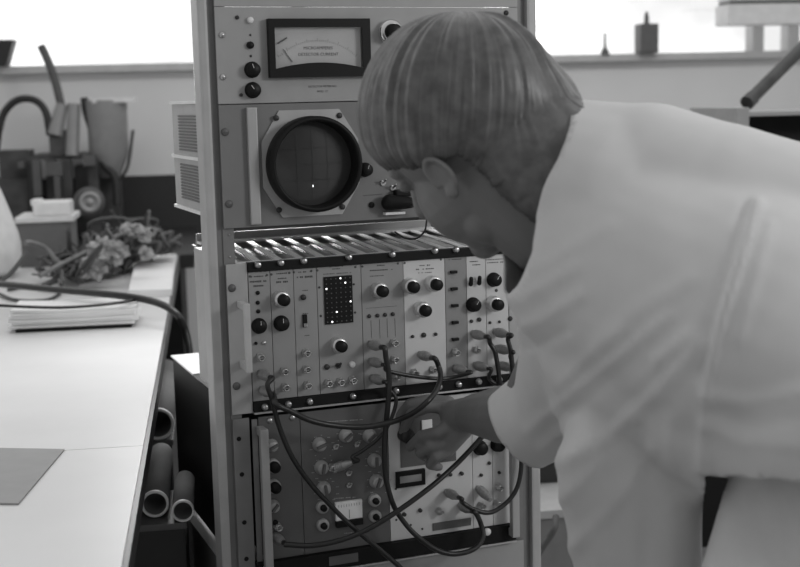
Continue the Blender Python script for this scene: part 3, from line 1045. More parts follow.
# scope probe lead with grey clip
pl = thing('probe_lead', 'thin dark lead hanging in a loop from oscilloscope over bin top', 'cable', RP(426, 212, .02))
MB().tube([RP(400, 205, .026), RP(412, 206, .03), RP(422, 208, .03), RP(426, 213, .03), RP(426.5, 222, .028), RP(424, 232, .02), RP(416, 238.5, .0), RP(405, 238, -.03), RP(395, 232, -.06)], 0.0014, 8).build('cord', M['dark'], pl)

# ------------------------------------------------------------------ desk and what is on it
DZ = 0.75
ea, eb = RL(onZ(178, 260, DZ)), RL(onZ(125, 567, DZ))
DXR = (ea.x + eb.x) / 2
seam = RL(onZ(60, 450.5, DZ)).y
y_near = 0.55
y_far = RL(onZ(178, 255, DZ)).y
desk = thing('desk', 'long pale desk with black edging running beside the rack', 'desk', RW(DXR - 0.5, 2.4, 0))
TH = 0.03
MB().rbox((DXR - 1.6, y_near, DZ - TH), (DXR - 0.004, seam - 0.001, DZ), 0.001, RF).build('desktop_board', M['desk'], desk)
MB().rbox((DXR - 1.6, seam + 0.0005, DZ - TH), (DXR - 0.004, y_far, DZ), 0.001, RF).build('desktop_board', M['desk'], desk)
MB().box((DXR - 0.0035, y_near, DZ - TH - 0.004), (DXR + 0.003, y_far, DZ - 0.001), RF).build('edging', M['desk_edge'], desk)
for y in (0.62, 2.4, y_far - 0.1):
    for x in (DXR - 1.5, DXR - 0.18):
        MB().rbox((x - 0.025, y - 0.025, 0), (x + 0.025, y + 0.025, DZ - TH), 0.003, RF).build('leg', M['iron'], desk)
MB().box((DXR - 1.5, 2.58, 0.3), (DXR - 0.18, 2.62, DZ - TH), RF).build('modesty_panel', M['iron'], desk)


def DRL(u, v, z=DZ):
    return RL(onZ(u, v, z))


bl = [DRL(-40, 448.5), DRL(64.5, 450.5), DRL(18.5, 505), DRL(-40, 504)]
tag(MB().prism([RW(p.x, p.y, DZ + 0.0005) for p in bl], (0, 0, 0.0018)).build('blotter', M['mat_grey']), 'grey blotting sheet lying flat at the near left of the desk', 'blotter')

# stack of white paper with dark folder under it
sf = DRL(15, 333)
sr = DRL(133, 329)
wpx = sr.x - sf.x
fold = MB().rbox((sf.x + 0.002, sf.y - 0.002, DZ + 0.0005), (sr.x - 0.004, sf.y + 0.155, DZ + 0.008), 0.001, RF).build('folder', M['black_matt'])
tag(fold, 'black folder lying under the stack of white paper on the desk', 'folder')
for i in range(6):
    z = DZ + 0.0085 + i * 0.0065
    j = random.uniform(-0.006, 0.006)
    k = random.uniform(-0.004, 0.008)
    m = MB()
    nx = 10
    top, bot = [], []
    P, F = [], []
    ax_ = RF
    for yy in (0, 1):
        for n_ in range(nx + 1):
            t = n_ / nx
            x = sf.x - 0.012 + j + (wpx + 0.018) * t
            sag = -0.004 * math.sin(PI * t) * (5 - i) * 0.0 + 0.0035 * (t - 0.5) ** 2 * i
            P.append((x, sf.y + k + yy * 0.15, z + sag))
    top = [RW(x, y, zz + 0.006) for x, y, zz in P]
    bot = [RW(x, y, zz) for x, y, zz in P]
    nn = nx + 1
    F = []
    allp = top + bot
    o = len(top)
    for n_ in range(nx):
        F += [(n_, n_ + 1, nn + n_ + 1, nn + n_), (o + n_, o + nn + n_, o + nn + n_ + 1, o + n_ + 1), (n_, o + n_, o + n_ + 1, n_ + 1), (nn + n_, nn + n_ + 1, o + nn + n_ + 1, o + nn + n_)]
    F += [(0, nn, o + nn, o), (nx, o + nx, o + nn + nx, nn + nx)]
    m.add(allp, F)
    nm = ['lowest of', 'second from bottom in', 'third from bottom in', 'fourth from bottom in', 'second from top in', 'topmost of'][i]
    tag(m.build('paper_pad', M['paper']), 'white paper pad, %s the stack on the desk' % nm, 'paper', 'white paper stack on the desk')

# long white sheet further back
q = [DRL(138, 259), DRL(176, 258), DRL(172, 296), DRL(129, 297)]
m = MB()
ny = 8
top = []
for i in range(ny + 1):
    t = i / ny
    a = q[3].lerp(q[0], t)
    b = q[2].lerp(q[1], t)
    z = DZ + 0.018 + 0.004 * math.sin(t * 5)
    top += [RW(a.x, a.y, z), RW(b.x, b.y, z)]
bot = [V((p.x, p.y, DZ + 0.0006)) for p in top]
o = len(top)
F = []
for i in range(ny):
    F += [(2 * i, 2 * i + 1, 2 * i + 3, 2 * i + 2), (o + 2 * i, o + 2 * i + 2, o + 2 * i + 3, o + 2 * i + 1), (2 * i, 2 * i + 2, o + 2 * i + 2, o + 2 * i), (2 * i + 1, o + 2 * i + 1, o + 2 * i + 3, 2 * i + 3)]
F += [(0, o, o + 1, 1), (2 * ny, 2 * ny + 1, o + 2 * ny + 1, o + 2 * ny)]
m.add(top + bot, F)
tag(m.build('paper_block', M['paper']), 'long flat white paper block at desk edge behind the black cable', 'paper')

# cardboard box with white lid box on top
b0, b1 = DRL(20, 268), DRL(72, 267)
bh = 0.142
bx = thing('cardboard_box', 'grey cardboard box with pale rim, in front of vacuum apparatus', 'box', RW((b0.x + b1.x) / 2, b0.y + 0.1, DZ))
MB().rbox((b0.x, b0.y, DZ + 0.0006), (b1.x, b0.y + 0.2, DZ + bh), 0.003, RF).build('carton', M['card'], bx)
MB().rbox((b0.x - 0.006, b0.y - 0.006, DZ + bh + 0.0004), (b1.x + 0.012, b0.y + 0.21, DZ + bh + 0.018), 0.003, RF).build('lid', M['white'], bx)
wb = MB()
wc = (b0.x + b1.x) / 2 + 0.02
wb.rbox((wc - 0.055, b0.y + 0.02, DZ + bh + 0.0186), (wc + 0.062, b0.y + 0.15, DZ + bh + 0.062), 0.012, RF)
wb.rbox((wc - 0.062, b0.y + 0.03, DZ + bh + 0.05), (wc - 0.03, b0.y + 0.12, DZ + bh + 0.070), 0.008, RF)
tag(wb.build('white_packet', M['white']), 'soft white packet lying on top of the cardboard box', 'packet')

# white hood at the left picture edge
hc = onZ(-29, 278, DZ)
hd = thing('lamp_hood', 'white rounded conical lamp hood at far left of the desk', 'lamp', hc)
MB().lathe(hc, EZ, [(0.08, 0.0006), (0.11, 0.006), (0.146, 0.03), (0.152, 0.065), (0.152, 0.10), (0.146, 0.13), (0.128, 0.19), (0.104, 0.26), (0.080, 0.31), (0.05, 0.335), (0.012, 0.345), (1e-5, 0.346)], 40).build('hood', M['white'], hd)
MB().lathe(hc, EZ, [(0.012, 0.3455), (0.012, 0.36), (0.006, 0.37), (1e-5, 0.371)], 16).build('hood_knob', M['black'], hd)

# wire tangle (nobody could count its strands)
tg = MB()
rnd = random.Random(3)
cA, cB = DRL(62, 285), DRL(158, 268)
for i in range(120):
    t = rnd.random()
    c = cA.lerp(cB, t)
    hmax = 0.02 + 0.085 * math.sin(PI * min(1, max(0, t * 0.8 + 0.1)))
    pts = []
    c = c + V((rnd.gauss(0, .025), rnd.gauss(0.05, .07), 0))
    for k in range(6):
        pts.append(RW(c.x + rnd.gauss(0, .035), min(c.y + rnd.gauss(0, .05), y_far - 0.06), DZ + 0.014 + abs(rnd.gauss(0, hmax * 0.55))))
    for p_ in pts:
        if RL(p_).x > DRL(129, 297).x - 0.01:
            p_.z += 0.028
    tg.tube(pts, rnd.choice((0.003, 0.004, 0.006)), 6, 5)
tag(tg.build('wire_tangle', M['hose']), 'heap of tangled dark wires on the desk before the paper block', 'wires', kind='stuff')
for i, (u, v, s, lab) in enumerate(((100, 248, .030, 'pale crumpled tape at the left of the wire heap'), (112, 252, .034, 'large pale crumpled foil lump in middle of wire heap'), (93, 268, .034, 'pale crumpled foil lump low in front of the wire heap'),
                                   (143, 233, .022, 'small pale foil lump high on the right of the wire heap'), (128, 229, .020, 'small pale foil lump on the crest of the wire heap'), (146, 253, .02, 'small pale foil lump beside the long paper block'))):
    c = CP(u, v, 3.62)
    bm = bmesh.new()
    bmesh.ops.create_icosphere(bm, subdivisions=4, radius=s)
    for vv in bm.verts:
        n_ = mnoise.noise(vv.co * 60 + V((i * 7, 0, 0))) + 0.6 * mnoise.noise(vv.co * 130 + V((0, i * 5, 0)))
        vv.co *= 1 + 0.65 * n_
        vv.co.z *= 0.9
    zmin = min(v_.co.z for v_ in bm.verts)
    m = MB()
    bm.verts.index_update()
    m.add([c + v_.co for v_ in bm.verts], [[v_.index for v_ in f.verts] for f in bm.faces])
    bm.free()
    tag(m.build('crumpled_foil', M['leafy']), lab, 'crumpled foil', 'crumpled lumps in the wire heap')
# lighter hoses through the tangle
for lab, pts in (('pale grey hose arching from lamp hood into the wire heap', [(25, 243, 3.6), (32, 243, 3.65), (45, 248, 3.7), (56, 260, 3.7), (64, 266, 3.7)]),
                 ('pale grey hose rising to the right through the wire heap', [(40, 276, 3.55), (56, 267, 3.6), (74, 258, 3.7), (92, 249, 3.8), (103, 243, 3.85), (120, 235, 3.9), (140, 229, 3.95), (158, 231, 3.95), (163, 240, 3.95)]),
                 ('dark thin hose lying in front of lamp hood', [(0, 282, 3.3), (10, 274, 3.32), (20, 262, 3.34), (27, 252, 3.36)])):
    m = MB().tube([CP(*p) for p in pts], 0.0075 if 'pale' in lab else 0.006, 8, 6)
    tag(m.build('hose', M['wire'] if 'pale' in lab else M['hose']), lab, 'hose')
# heavy black cable across the desk and down its edge
pts = []
for (u, v, h) in ((-40, 281, .055), (0, 284, .066), (50, 289, .068), (110, 294.5, .068), (145, 299.5, .06), (165, 306, .05), (178, 316, .03), (185, 329, .0), (188.5, 345, -.05), (190, 362, -.12), (190, 385, -.22), (190, 420, -.35)):
    pts.append(onZ(u, v, DZ + h) if h > 0 else CP(u, v, 2.95))
m = MB().tube(pts, 0.0085, 10, 8)
tag(m.build('power_cable', M['cable']), 'heavy black cable crossing the desk above the paper and dropping behind the rack', 'cable')
pts = [onZ(u, v, DZ + h) for u, v, h in ((-30, 304, .07), (0, 305.5, .065), (30, 307, .06), (62, 307.5, .062), (95, 305.5, .06), (120, 302.5, .06), (140, 299, .058))]
tag(MB().tube(pts, 0.0035, 8, 8).build('thin_cable', M['cable']), 'thin black cable lying on the white paper stack', 'cable')
pts = [onZ(u, v, DZ + 0.006) for u, v in ((0, 294), (12, 299), (30, 301), (50, 299), (60, 292), (52, 287), (30, 286), (8, 290))]
tag(MB().tube(pts, 0.0045, 8, 8).build('thin_cable', M['cable']), 'thin black cable loop behind the paper stack at left', 'cable')

bench = thing('bench', 'dark bench under the vacuum apparatus, between desk and window wall', 'bench', RW(DXR - 0.4, 5.0, 0))
MB().rbox((DXR - 1.6, y_far + 0.03, DZ - 0.05), (DXR + 0.05, WALL_D - 0.03, DZ - 0.002), 0.003, RF).build('bench_top', M['iron'], bench)
MB().box((DXR - 1.55, y_far + 0.10, 0.0), (DXR, WALL_D - 0.06, DZ - 0.0505), RF).build('bench_body', M['black_matt'], bench)
# ------------------------------------------------------------------ vacuum apparatus at the window end of the desk
va = thing('vacuum_apparatus', 'dark blurred vacuum pump apparatus by the window wall at left', 'vacuum pump', RW(RL(onW(70, 200)).x, WALL_D - 0.45, DZ))
VD = 4.95


def vp(u, v, d=VD):
    return CP(u, v, d)


def vbox(mb, u0, v0, u1, v1, d=VD, dep=0.12):
    a, b = RL(vp(u0, v1, d)), RL(vp(u1, v0, d))
    a.z = max(a.z, DZ + 0.001)
    return mb.box((a.x, a.y, a.z), (b.x, a.y + dep, b.z), RF)


m = MB()
vbox(m, 0, 150, 30, 180)
vbox(m, 30, 154, 96, 160, dep=0.3)
for u in (32, 50, 66, 92):
    vbox(m, u, 158, u + 6, 240, dep=0.03)
vbox(m, 0, 178, 28, 240, dep=0.2)
vbox(m, 78, 165, 118, 240, VD + 0.1, dep=0.2)
vbox(m, 50, 130, 68, 156, dep=0.12)
m.build('pump_frame', M['pump_iron'], va)
m = MB()
a = vp(108, 178, VD + 0.02)
b = vp(110, 100, VD + 0.02)
a.x = b.x = (a.x + b.x) / 2
a.y = b.y
m.lathe(V((a.x, a.y, a.z)), EZ, [(0.035, 0), (0.05, 0.03), (0.075, 0.09), (0.078, b.z - a.z)], 28)
tag(m.build('vessel', M['glassy'], va), 'grey tapering vessel')
m = MB()
vbox(m, 92, 97, 134, 103, VD - 0.06, 0.16)
m.build('vessel_rim', M['white'], va)
m = MB()
m.tube([vp(84, 98), vp(86, 112), vp(92, 130), vp(98, 150), vp(104, 165), vp(115, 178), vp(117, 205)], 0.014, 10)
m.tube([vp(133, 130), vp(128, 165), vp(120, 180)], 0.006, 8)
m.build('pipe', M['iron'], va)
m = MB()
g = vp(89.5, 202, VD - 0.05)
m.lathe(g, -ED, [(0.058, 0), (0.058, 0.03), (0.045, 0.034), (0.03, 0.028), (0.018, 0.03), (1e-5, 0.03)], 28)
m.build('gauge', M['iron_mid'], va)
m = MB()
g = vp(90, 202, VD - 0.09)
m.lathe(g, -ED, [(0.04, 0), (0.04, 0.012), (0.025, 0.012), (0.025, 0.004), (0.012, 0.004), (0.012, 0.014), (1e-5, 0.014)], 24)
m.build('gauge_dial', M['alu_flat'], va)
for (u0, v0, u1, v1) in ((46, 162, 62, 176), (55, 176, 60, 200), (34, 160, 40, 196), (83, 155, 95, 166), (18, 162, 24, 168)):
    vbox(MB(), u0, v0, u1, v1, VD - 0.08, 0.05).build('fitting', M['iron_mid'], va)
m = MB().tube([vp(-10, 180), vp(-4, 150), vp(-1, 130), vp(4, 113), vp(14, 102), vp(26, 98.5), vp(38, 102), vp(46, 113), vp(50, 135)], 0.014, 12)
m.build('hose', M['iron'], va)
m = MB().tube([vp(61, 105), vp(56, 84), vp(50, 66), vp(44, 52), vp(41, 46)], 0.016, 12)
m.build('tilted_tube', M['hose'], va)
MB().cyl(vp(55, 135), vp(62, 104), 0.03, 0.022, 16).build('glass_column', M['glassy'], va)
MB().cyl(vp(72, 156), vp(74, 104), 0.026, 0.024, 16).build('glass_column', M['glassy'], va)

# ------------------------------------------------------------------ things on the sill and at the right
ZSL = S1 + 0.0005


def on_sill(u):
    p = onW(u, 58, 0.05)
    return RL(p).x


x0 = on_sill(-30)
x1 = on_sill(16)
h = onW(10, 40, 0.05).z - ZSL
m = MB()
m.prism([RW(x0, WALL_D - 0.09, ZSL), RW(x1 - 0.035, WALL_D - 0.09, ZSL), RW(x1, WALL_D - 0.09, ZSL + h), RW(x0, WALL_D - 0.09, ZSL + h)], ED * 0.11)
tag(m.build('plant_trough', M['iron']), 'dark flared trough on the windowsill at far left', 'trough')
x0, x1 = on_sill(637.5), on_sill(655.5)
h = onW(646, 24, 0.05).z - ZSL
cn = thing('canister', 'grey square canister with small stopper on the windowsill', 'canister', RW((x0 + x1) / 2, WALL_D - 0.05, ZSL))
MB().rbox((x0, WALL_D - 0.09, ZSL), (x1, WALL_D - 0.01, ZSL + h), 0.004, RF).build('canister_body', M['iron_mid'], cn)
MB().lathe(RW((x0 + x1) / 2, WALL_D - 0.05, ZSL + h), EZ, [(0.012, 0), (0.010, 0.03), (0.006, 0.05), (1e-5, 0.052)], 12).build('stopper', M['iron_mid'], cn)
sx = on_sill(605)
tag(MB().lathe(RW(sx, WALL_D - 0.05, ZSL), EZ, [(0.02, 0), (0.016, 0.012), (0.006, 0.03), (0.004, 0.085), (1e-5, 0.09)], 12).build('small_flask', M['iron_mid']), 'small thin pointed flask on the windowsill near man', 'flask')

# white cabinet hanging at the top right, in front of the window
x0 = RL(onW(728, 20, 0.2)).x
zb = onW(760, 24.5, 0.2).z
wc_ = thing('wall_cabinet', 'white cabinet hanging at top right before the window', 'cabinet', RW(x0 + 0.6, WALL_D - 0.13, zb))
MB().rbox((x0, WALL_D - 0.2, zb), (x0 + 1.3, WALL_D - 0.06, zb + 0.085), 0.004, RF).build('cabinet_base', M['white'], wc_)
MB().box((x0 + 0.015, WALL_D - 0.185, zb + 0.0855), (x0 + 1.3, WALL_D - 0.06, zb + 0.10), RF).build('dark_gap', M['iron_mid'], wc_)
MB().rbox((x0 + 0.01, WALL_D - 0.195, zb + 0.1005), (x0 + 1.3, WALL_D - 0.06, zb + 0.62), 0.004, RF).build('door', M['white'], wc_)
MB().box((x0 + 0.9, WALL_D - 0.06, zb), (x0 + 0.96, WALL_D + 0.05, zb + 0.8), RF).build('bracket', M['iron_mid'], wc_)
# slanting dark pipe
pa, pb = CP(747, 103, 3.62), CP(830, 20, 3.9)
pb = pa + (pb - pa) * 6.25
pp = thing('slanting_duct', 'dark slanting duct at the right edge rising behind the man', 'duct', V((pa.x, pa.y, pa.z)))
MB().cyl(pa, pb, 0.018, n=20).build('duct_tube', M['pump_iron'], pp)
MB().cyl(pa, pa.lerp(pb, 0.01), 0.0205, n=20).build('collar', M['pump_iron'], pp)
# shelf unit right, dark compartments
SD = 3.45
sh = thing('shelf_unit', 'pale open shelf unit with dark compartments behind the man', 'shelf unit', V((CP(780, 130, SD).x, CP(780, 130, SD).y, CP(770, 107, SD).z - 0.46)))
ra, rb = RL(CP(737, 105, SD)), RL(CP(830, 105, SD))
zt_ = CP(770, 107, SD).z
x0, x1, y0 = ra.x, rb.x + 0.4, ra.y
sbz = zt_ - 0.46
MB().rbox((x0, y0, sbz), (x0 + 0.035, y0 + 0.34, zt_), 0.003, RF).build('side_panel', M['card_light'], sh)
MB().rbox((x1 - 0.02, y0, sbz), (x1, y0 + 0.34, zt_), 0.003, RF).build('side_panel', M['card_light'], sh)
for k in range(8):
    z = zt_ - 0.012 - k * 0.088 - (0.0 if k == 0 else 0.01)
    if z < sbz + 0.02:
        break
    MB().rbox((x0 + 0.0355, y0 + 0.004, z - 0.012), (x1 - 0.0205, y0 + 0.33, z), 0.002, RF).build('shelf', M['card_light'], sh)
MB().box((x0 + 0.0355, y0 + 0.331, sbz), (x1 - 0.0205, y0 + 0.34, zt_ - 0.02), RF).build('back_panel', M['iron'], sh)

sb = thing('bench', 'dark bench behind the man, carrying the pale open shelf unit', 'bench', V((CP(780, 130, SD).x, CP(780, 130, SD).y, 0)))
MB().rbox((x0 - 0.25, y0 - 0.05, sbz - 0.04), (x1 + 0.1, y0 + 0.6, sbz - 0.0005), 0.003, RF).build('bench_top', M['iron'], sb)
MB().box((x0 - 0.22, y0, 0), (x1, y0 + 0.55, sbz - 0.0405), RF).build('bench_body', M['black_matt'], sb)

# grey cabinet behind the rack's right side
gc = CP(548, 470, 2.9)
ga = RL(gc)
gz = CP(547, 511, 2.9).z
cb = thing('low_cabinet', 'low grey cabinet with pale top edge behind right rack upright', 'cabinet', V((gc.x, gc.y, 0)))
MB().rbox((ga.x - 0.45, ga.y, 0.0), (ga.x + 0.075, ga.y + 0.5, gz - 0.02), 0.004, RF).build('cabinet_body', M['rack'], cb)
MB().rbox((ga.x - 0.46, ga.y - 0.01, gz - 0.0195), (ga.x + 0.08, ga.y + 0.51, gz), 0.003, RF).build('cabinet_top', M['card_light'], cb)
tb = thing('dark_crate', 'dark crate on the low grey cabinet beside the rack', 'crate', V((CP(550, 470, 3.1).x, CP(550, 470, 3.1).y, gz)))
ca = RL(CP(540, 470, 3.1))
MB().rbox((ca.x - 0.3, ca.y, gz + 0.0005), (ca.x + 0.055, ca.y + 0.25, gz + 0.17), 0.004, RF).build('crate_body', M['iron'], tb)
MB().tube([CP(556, 516, 2.82), CP(555, 527, 2.8), CP(549, 538, 2.8), CP(543, 547, 2.8), CP(535, 560, 2.8)], 0.007, 8).build('drain_hose', M['hose'], cb)

# ------------------------------------------------------------------ rolled tubes under and beside the desk
bn = RL(onZ(170, 540, 0.42))


CRZ = 0.60


def chart_tube(u, v, ru, label, L):
    d_ = ray(u, v)
    dep = (CAM.z - CRZ - 0.001) / (-d_.z + ru / FPX * 1.04)
    c = CAM + d_ * dep
    r = ru * dep / FPX
    t = thing('chart_tube', label, 'tube', c + ED * (L / 2) - V((0, 0, r)), 'cardboard tubes under the desk edge')
    MB().lathe(c, ED, [(1e-5, 0.22 * L), (r * 0.84, 0.22 * L), (r * 0.86, 0.004), (r, 0.004), (r, L), (1e-5, L)], 28).build('tube_wall', M['card'], t)
    MB().lathe(c, ED, [(r * 0.86, 0.004), (r * 0.82, 0.0), (r * 0.86, -0.003), (r * 1.0, -0.003), (r * 1.03, 0.0), (r * 1.01, 0.006)], 28).no_caps().build('rim', M['white'], t)
    return RL(c)


ta = chart_tube(158, 424, 16, 'cardboard tube with white rim, farthest back under desk edge', 0.5)
tb_ = chart_tube(155, 504, 13.5, 'open cardboard tube with white rim, nearest under desk edge', 0.3)
tc_ = chart_tube(183, 511, 11, 'dull cardboard tube end beside the nearest tube', 0.17)
for lab, y0_, y1_, xr in (('dark crate under the desk carrying the two nearest cardboard tubes', min(tb_.y, tc_.y) + 0.005, tb_.y + 0.15, tc_.x + 0.002),
                          ('dark crate under the desk carrying the farthest cardboard tube', ta.y + 0.005, ta.y + 0.5, ta.x + 0.025)):
    cr = thing('storage_crate', lab, 'crate', RW(DXR - 0.1, (y0_ + y1_) / 2, 0))
    MB().rbox((DXR - 0.16, y0_, 0.0), (xr, y1_, CRZ - 0.012), 0.004, RF).build('crate_body', M['iron'], cr)
    MB().rbox((DXR - 0.165, y0_ - 0.004, CRZ - 0.0115), (xr + 0.003, y1_, CRZ), 0.003, RF).build('crate_lid', M['iron_mid'], cr)

# ------------------------------------------------------------------ the man
HF = []


def remesh(mb, name, vox, smooth_it=6, fac=0.5):
    me = bpy.data.meshes.new(name)
    me.from_pydata(mb.v, [], mb.f)
    o = bpy.data.objects.new(name, me)
    COL.objects.link(o)
    md = o.modifiers.new('r', 'REMESH')
    md.mode = 'VOXEL'
    md.voxel_size = vox
    md.adaptivity = 0
    if smooth_it:
        s = o.modifiers.new('s', 'SMOOTH')
        s.factor = fac
        s.iterations = smooth_it
    dg = bpy.context.evaluated_depsgraph_get()
    out = bpy.data.meshes.new_from_object(o.evaluated_get(dg))
    bpy.data.objects.remove(o)
    bpy.data.meshes.remove(me)
    return out


def link_mesh(me, name, material, parent):
    loc = world_loc(parent)
    for v in me.vertices:
        v.co -= loc
    me.materials.clear()
    me.materials.append(material)
    me.polygons.foreach_set('use_smooth', [True] * len(me.polygons))
    me.update()
    o = bpy.data.objects.new(name, me)
    COL.objects.link(o)
    o.parent = parent
    return o


def cam_vec(x, y, z):            # x right, y up, z towards the camera
    return RT * x - DN * y - FW * z


HL = cam_vec(-.55, -.42, .72).normalized()
HU = cam_vec(-.615, .789, -.01)
HU = (HU - HL * HU.dot(HL)).normalized()
HFw = HL.cross(HU).normalized()
HC = CP(469, 138, 1.50)
HS = 1.07


def H(l, u, f):
    return HC + (HL * l + HU * u + HFw * f) * HS


HA = (HL, HU, HFw)
hips = CP(893, 505, 1.47)
hips.z = 0.88
person_loc = V((hips.x, hips.y, 0))
man = thing('person', 'person in white short-sleeved lab coat bending over, working at the rack', 'person', person_loc)

sk = MB()
SKULL_C, SKULL_R = (0, 0.03, -0.012), (0.076, 0.090, 0.100)
sk.ell(H(*SKULL_C), [a * HS for a in HA], SKULL_R, 32, 20)
sk.ell(H(0, -0.042, 0.026), HA, (0.070, 0.076, 0.080))
sk.capsule(H(0.024, -0.08, 0.04), H(-0.024, -0.08, 0.04), 0.030)
sk.capsule(H(0.014, -0.100, 0.062), H(-0.014, -0.100, 0.062), 0.019)
sk.capsule(H(0.03, -0.078, 0.02), H(-0.03, -0.078, 0.02), 0.034)
sk.capsule(H(0.035, 0.022, 0.078), H(-0.035, 0.022, 0.078), 0.012)          # brow
sk.capsule(H(0, 0.012, 0.092), H(0, -0.028, 0.112), 0.009, 0.013)           # nose
sk.capsule(H(0.012, -0.030, 0.098), H(-0.012, -0.030, 0.098), 0.009)
sk.capsule(H(0.018, -0.058, 0.092), H(-0.018, -0.058, 0.092), 0.0065)       # lips
sk.capsule(H(0.016, -0.067, 0.090), H(-0.016, -0.067, 0.090), 0.0068)
for s in (1, -1):
    sk.ell(H(s * 0.032, 0.004, 0.083), HA, (0.013, 0.009, 0.010), 14, 8)    # eyelids
    # ear: helix ring, lobe and concha
    ec = (s * 0.078, -0.016, -0.006)
    ring = []
    for k in range(11):
        w = math.radians(-60 + 270 * k / 10)
        ring.append(H(ec[0] + s * 0.006 + s * 0.003 * math.sin(w), ec[1] + 0.021 * math.sin(w), ec[2] - 0.0125 * math.cos(w)))
    sk.tube(ring, 0.0040, 8, 4)
    sk.ell(H(ec[0] + s * 0.002, ec[1], ec[2]), HA, (0.005, 0.019, 0.0105), 16, 10)
    sk.ell(H(ec[0] + s * 0.004, ec[1] - 0.021, ec[2] + 0.003), HA, (0.006, 0.010, 0.009), 12, 8)
NB = CP(573, 178, 1.46)           # neck base
sk.capsule(H(0, -0.02, -0.035), NB, 0.066, 0.075, 20)
sk.capsule(H(0, 0.02, -0.055), CP(562, 148, 1.47), 0.066, 0.044, 20)
sk.capsule(H(-0.01, 0.04, -0.055), CP(543, 127, 1.48), 0.060, 0.050, 20)
sk.capsule(H(0.0, -0.05, 0.0), CP(546, 226, 1.49), 0.068, 0.056, 20)
sk.capsule(H(0.0, -0.06, -0.01), CP(545, 252, 1.52), 0.045, 0.036, 20)
# torso under the coat
LS_, RS_ = CP(592, 283, 1.49), CP(800, 215, 1.45)
MID = CP(740, 330, 1.38)
sk.capsule(NB, MID, 0.075, 0.07, 20)
sk.capsule(MID, hips, 0.07, 0.10, 20)
sk.capsule(NB, LS_, 0.06, 0.05)
sk.capsule(NB, RS_, 0.06, 0.05)
EL = CP(528, 415, 1.70)
WR = CP(474, 414, 1.90)
sk.capsule(LS_, EL, 0.047, 0.041)
sk.capsule(EL, EL.lerp(WR, 0.45), 0.041, 0.040)
sk.capsule(EL.lerp(WR, 0.45), WR, 0.040, 0.029)
# other arm, hanging out of view
ER2 = CP(860, 400, 1.40)
WR2 = CP(800, 560, 1.50)
sk.capsule(RS_, ER2, 0.047, 0.04)
sk.capsule(ER2, WR2, 0.041, 0.028)


def finger(mb, pts, r0, r1):
    for i in range(len(pts) - 1):
        n = len(pts) - 1
        a, b = r0 + (r1 - r0) * i / n, r0 + (r1 - r0) * (i + 1) / n
        mb.capsule(pts[i], pts[i + 1], a, b, 12, 5)


# left hand: palm, four curled fingers, thumb, turning the dial behind it
PD = 1.965
sk.capsule(WR, CP(456, 416, 1.942), 0.027, 0.025)
sk.capsule(CP(460, 422, 1.935), CP(447, 410, 1.955), 0.021, 0.014)
sk.capsule(CP(460, 427, 1.935), CP(447, 434, 1.945), 0.021, 0.017)
sk.capsule(CP(458, 432, 1.935), CP(447, 448, 1.945), 0.018, 0.014)
finger(sk, [CP(448, 408, 1.950), CP(428, 407, 1.957), CP(410, 415, 1.972), CP(403, 431, 1.990)], 0.0100, 0.0076)
finger(sk, [CP(449, 402, 1.965), CP(428, 400, 1.975), CP(409, 404, 1.985), CP(399, 417, 1.998)], 0.0098, 0.0076)
finger(sk, [CP(453, 425, 1.930), CP(438, 433, 1.932), CP(422, 436, 1.950), CP(410, 447, 1.975)], 0.0118, 0.0082)
finger(sk, [CP(446, 443, 1.938), CP(431, 446, 1.938), CP(420, 453, 1.955), CP(429, 459, 1.975)], 0.0094, 0.0076)
finger(sk, [CP(448, 452, 1.940), CP(437, 457, 1.940), CP(430, 465, 1.955), CP(439, 467, 1.970)], 0.0086, 0.0070)
# right hand resting, out of view
for k in range(4):
    b_ = WR2 + V((0.02 * (k - 1.5), 0.0, -0.06))
    finger(sk, [b_, b_ + V((0, 0.01, -0.035)), b_ + V((0, 0.03, -0.055)), b_ + V((0, 0.045, -0.06))], 0.009, 0.0075)
sk.capsule(WR2, WR2 + V((0, 0, -0.06)), 0.03, 0.034)
finger(sk, [WR2 + V((-0.03, 0, -0.02)), WR2 + V((-0.055, 0.01, -0.045)), WR2 + V((-0.06, 0.02, -0.075))], 0.012, 0.0085)
# legs
dirx = RT.copy(); dirx.z = 0; dirx.normalize()
diry = V((-dirx.y, dirx.x, 0))
fwd = (diry * 0.75 - dirx * 0.66).normalized()
lat = V((fwd.y, -fwd.x, 0))
fp = CP(838, 465, 1.43)
near = -1 if (hips - lat * 0.1 - fp).length < (hips + lat * 0.1 - fp).length else 1
HIPS = [V((fp.x, fp.y, 0.82)), hips - lat * (near * 0.10) + V((0, 0, -0.04))]
FEET = []
for i, hp in enumerate(HIPS):
    kn = V((hp.x, hp.y, 0.47)) + fwd * 0.06
    an = V((hp.x, hp.y, 0.08)) - fwd * 0.02
    sk.capsule(hp, kn, 0.085, 0.056)
    sk.capsule(kn, an, 0.055, 0.036)
    FEET.append((hp, kn, an))
body = link_mesh(remesh(sk, 'body', 0.0026, 6, 0.5), 'body', M['skin'], man)

# hair: cap of strands flowing from the whorl
WD = V((-0.28, 0.74, -0.60)).normalized()
t1 = WD.cross(V((1, 0, 0))).normalized()
t2 = WD.cross(t1).normalized()


def hairline(d):
    # lowest u allowed for a point d=(l,u,f) on the head
    l, u, f = d
    if f > 0.035:
        return 0.060 - 0.055 * min(1, max(0, abs(l) - 0.02) / 0.05)
    if f > -0.022:
        return 0.004 + 0.010 * (f + 0.022) / 0.057
    k = min(1, (-f - 0.022) / 0.012)
    return 0.004 * (1 - k) - 0.150 * k


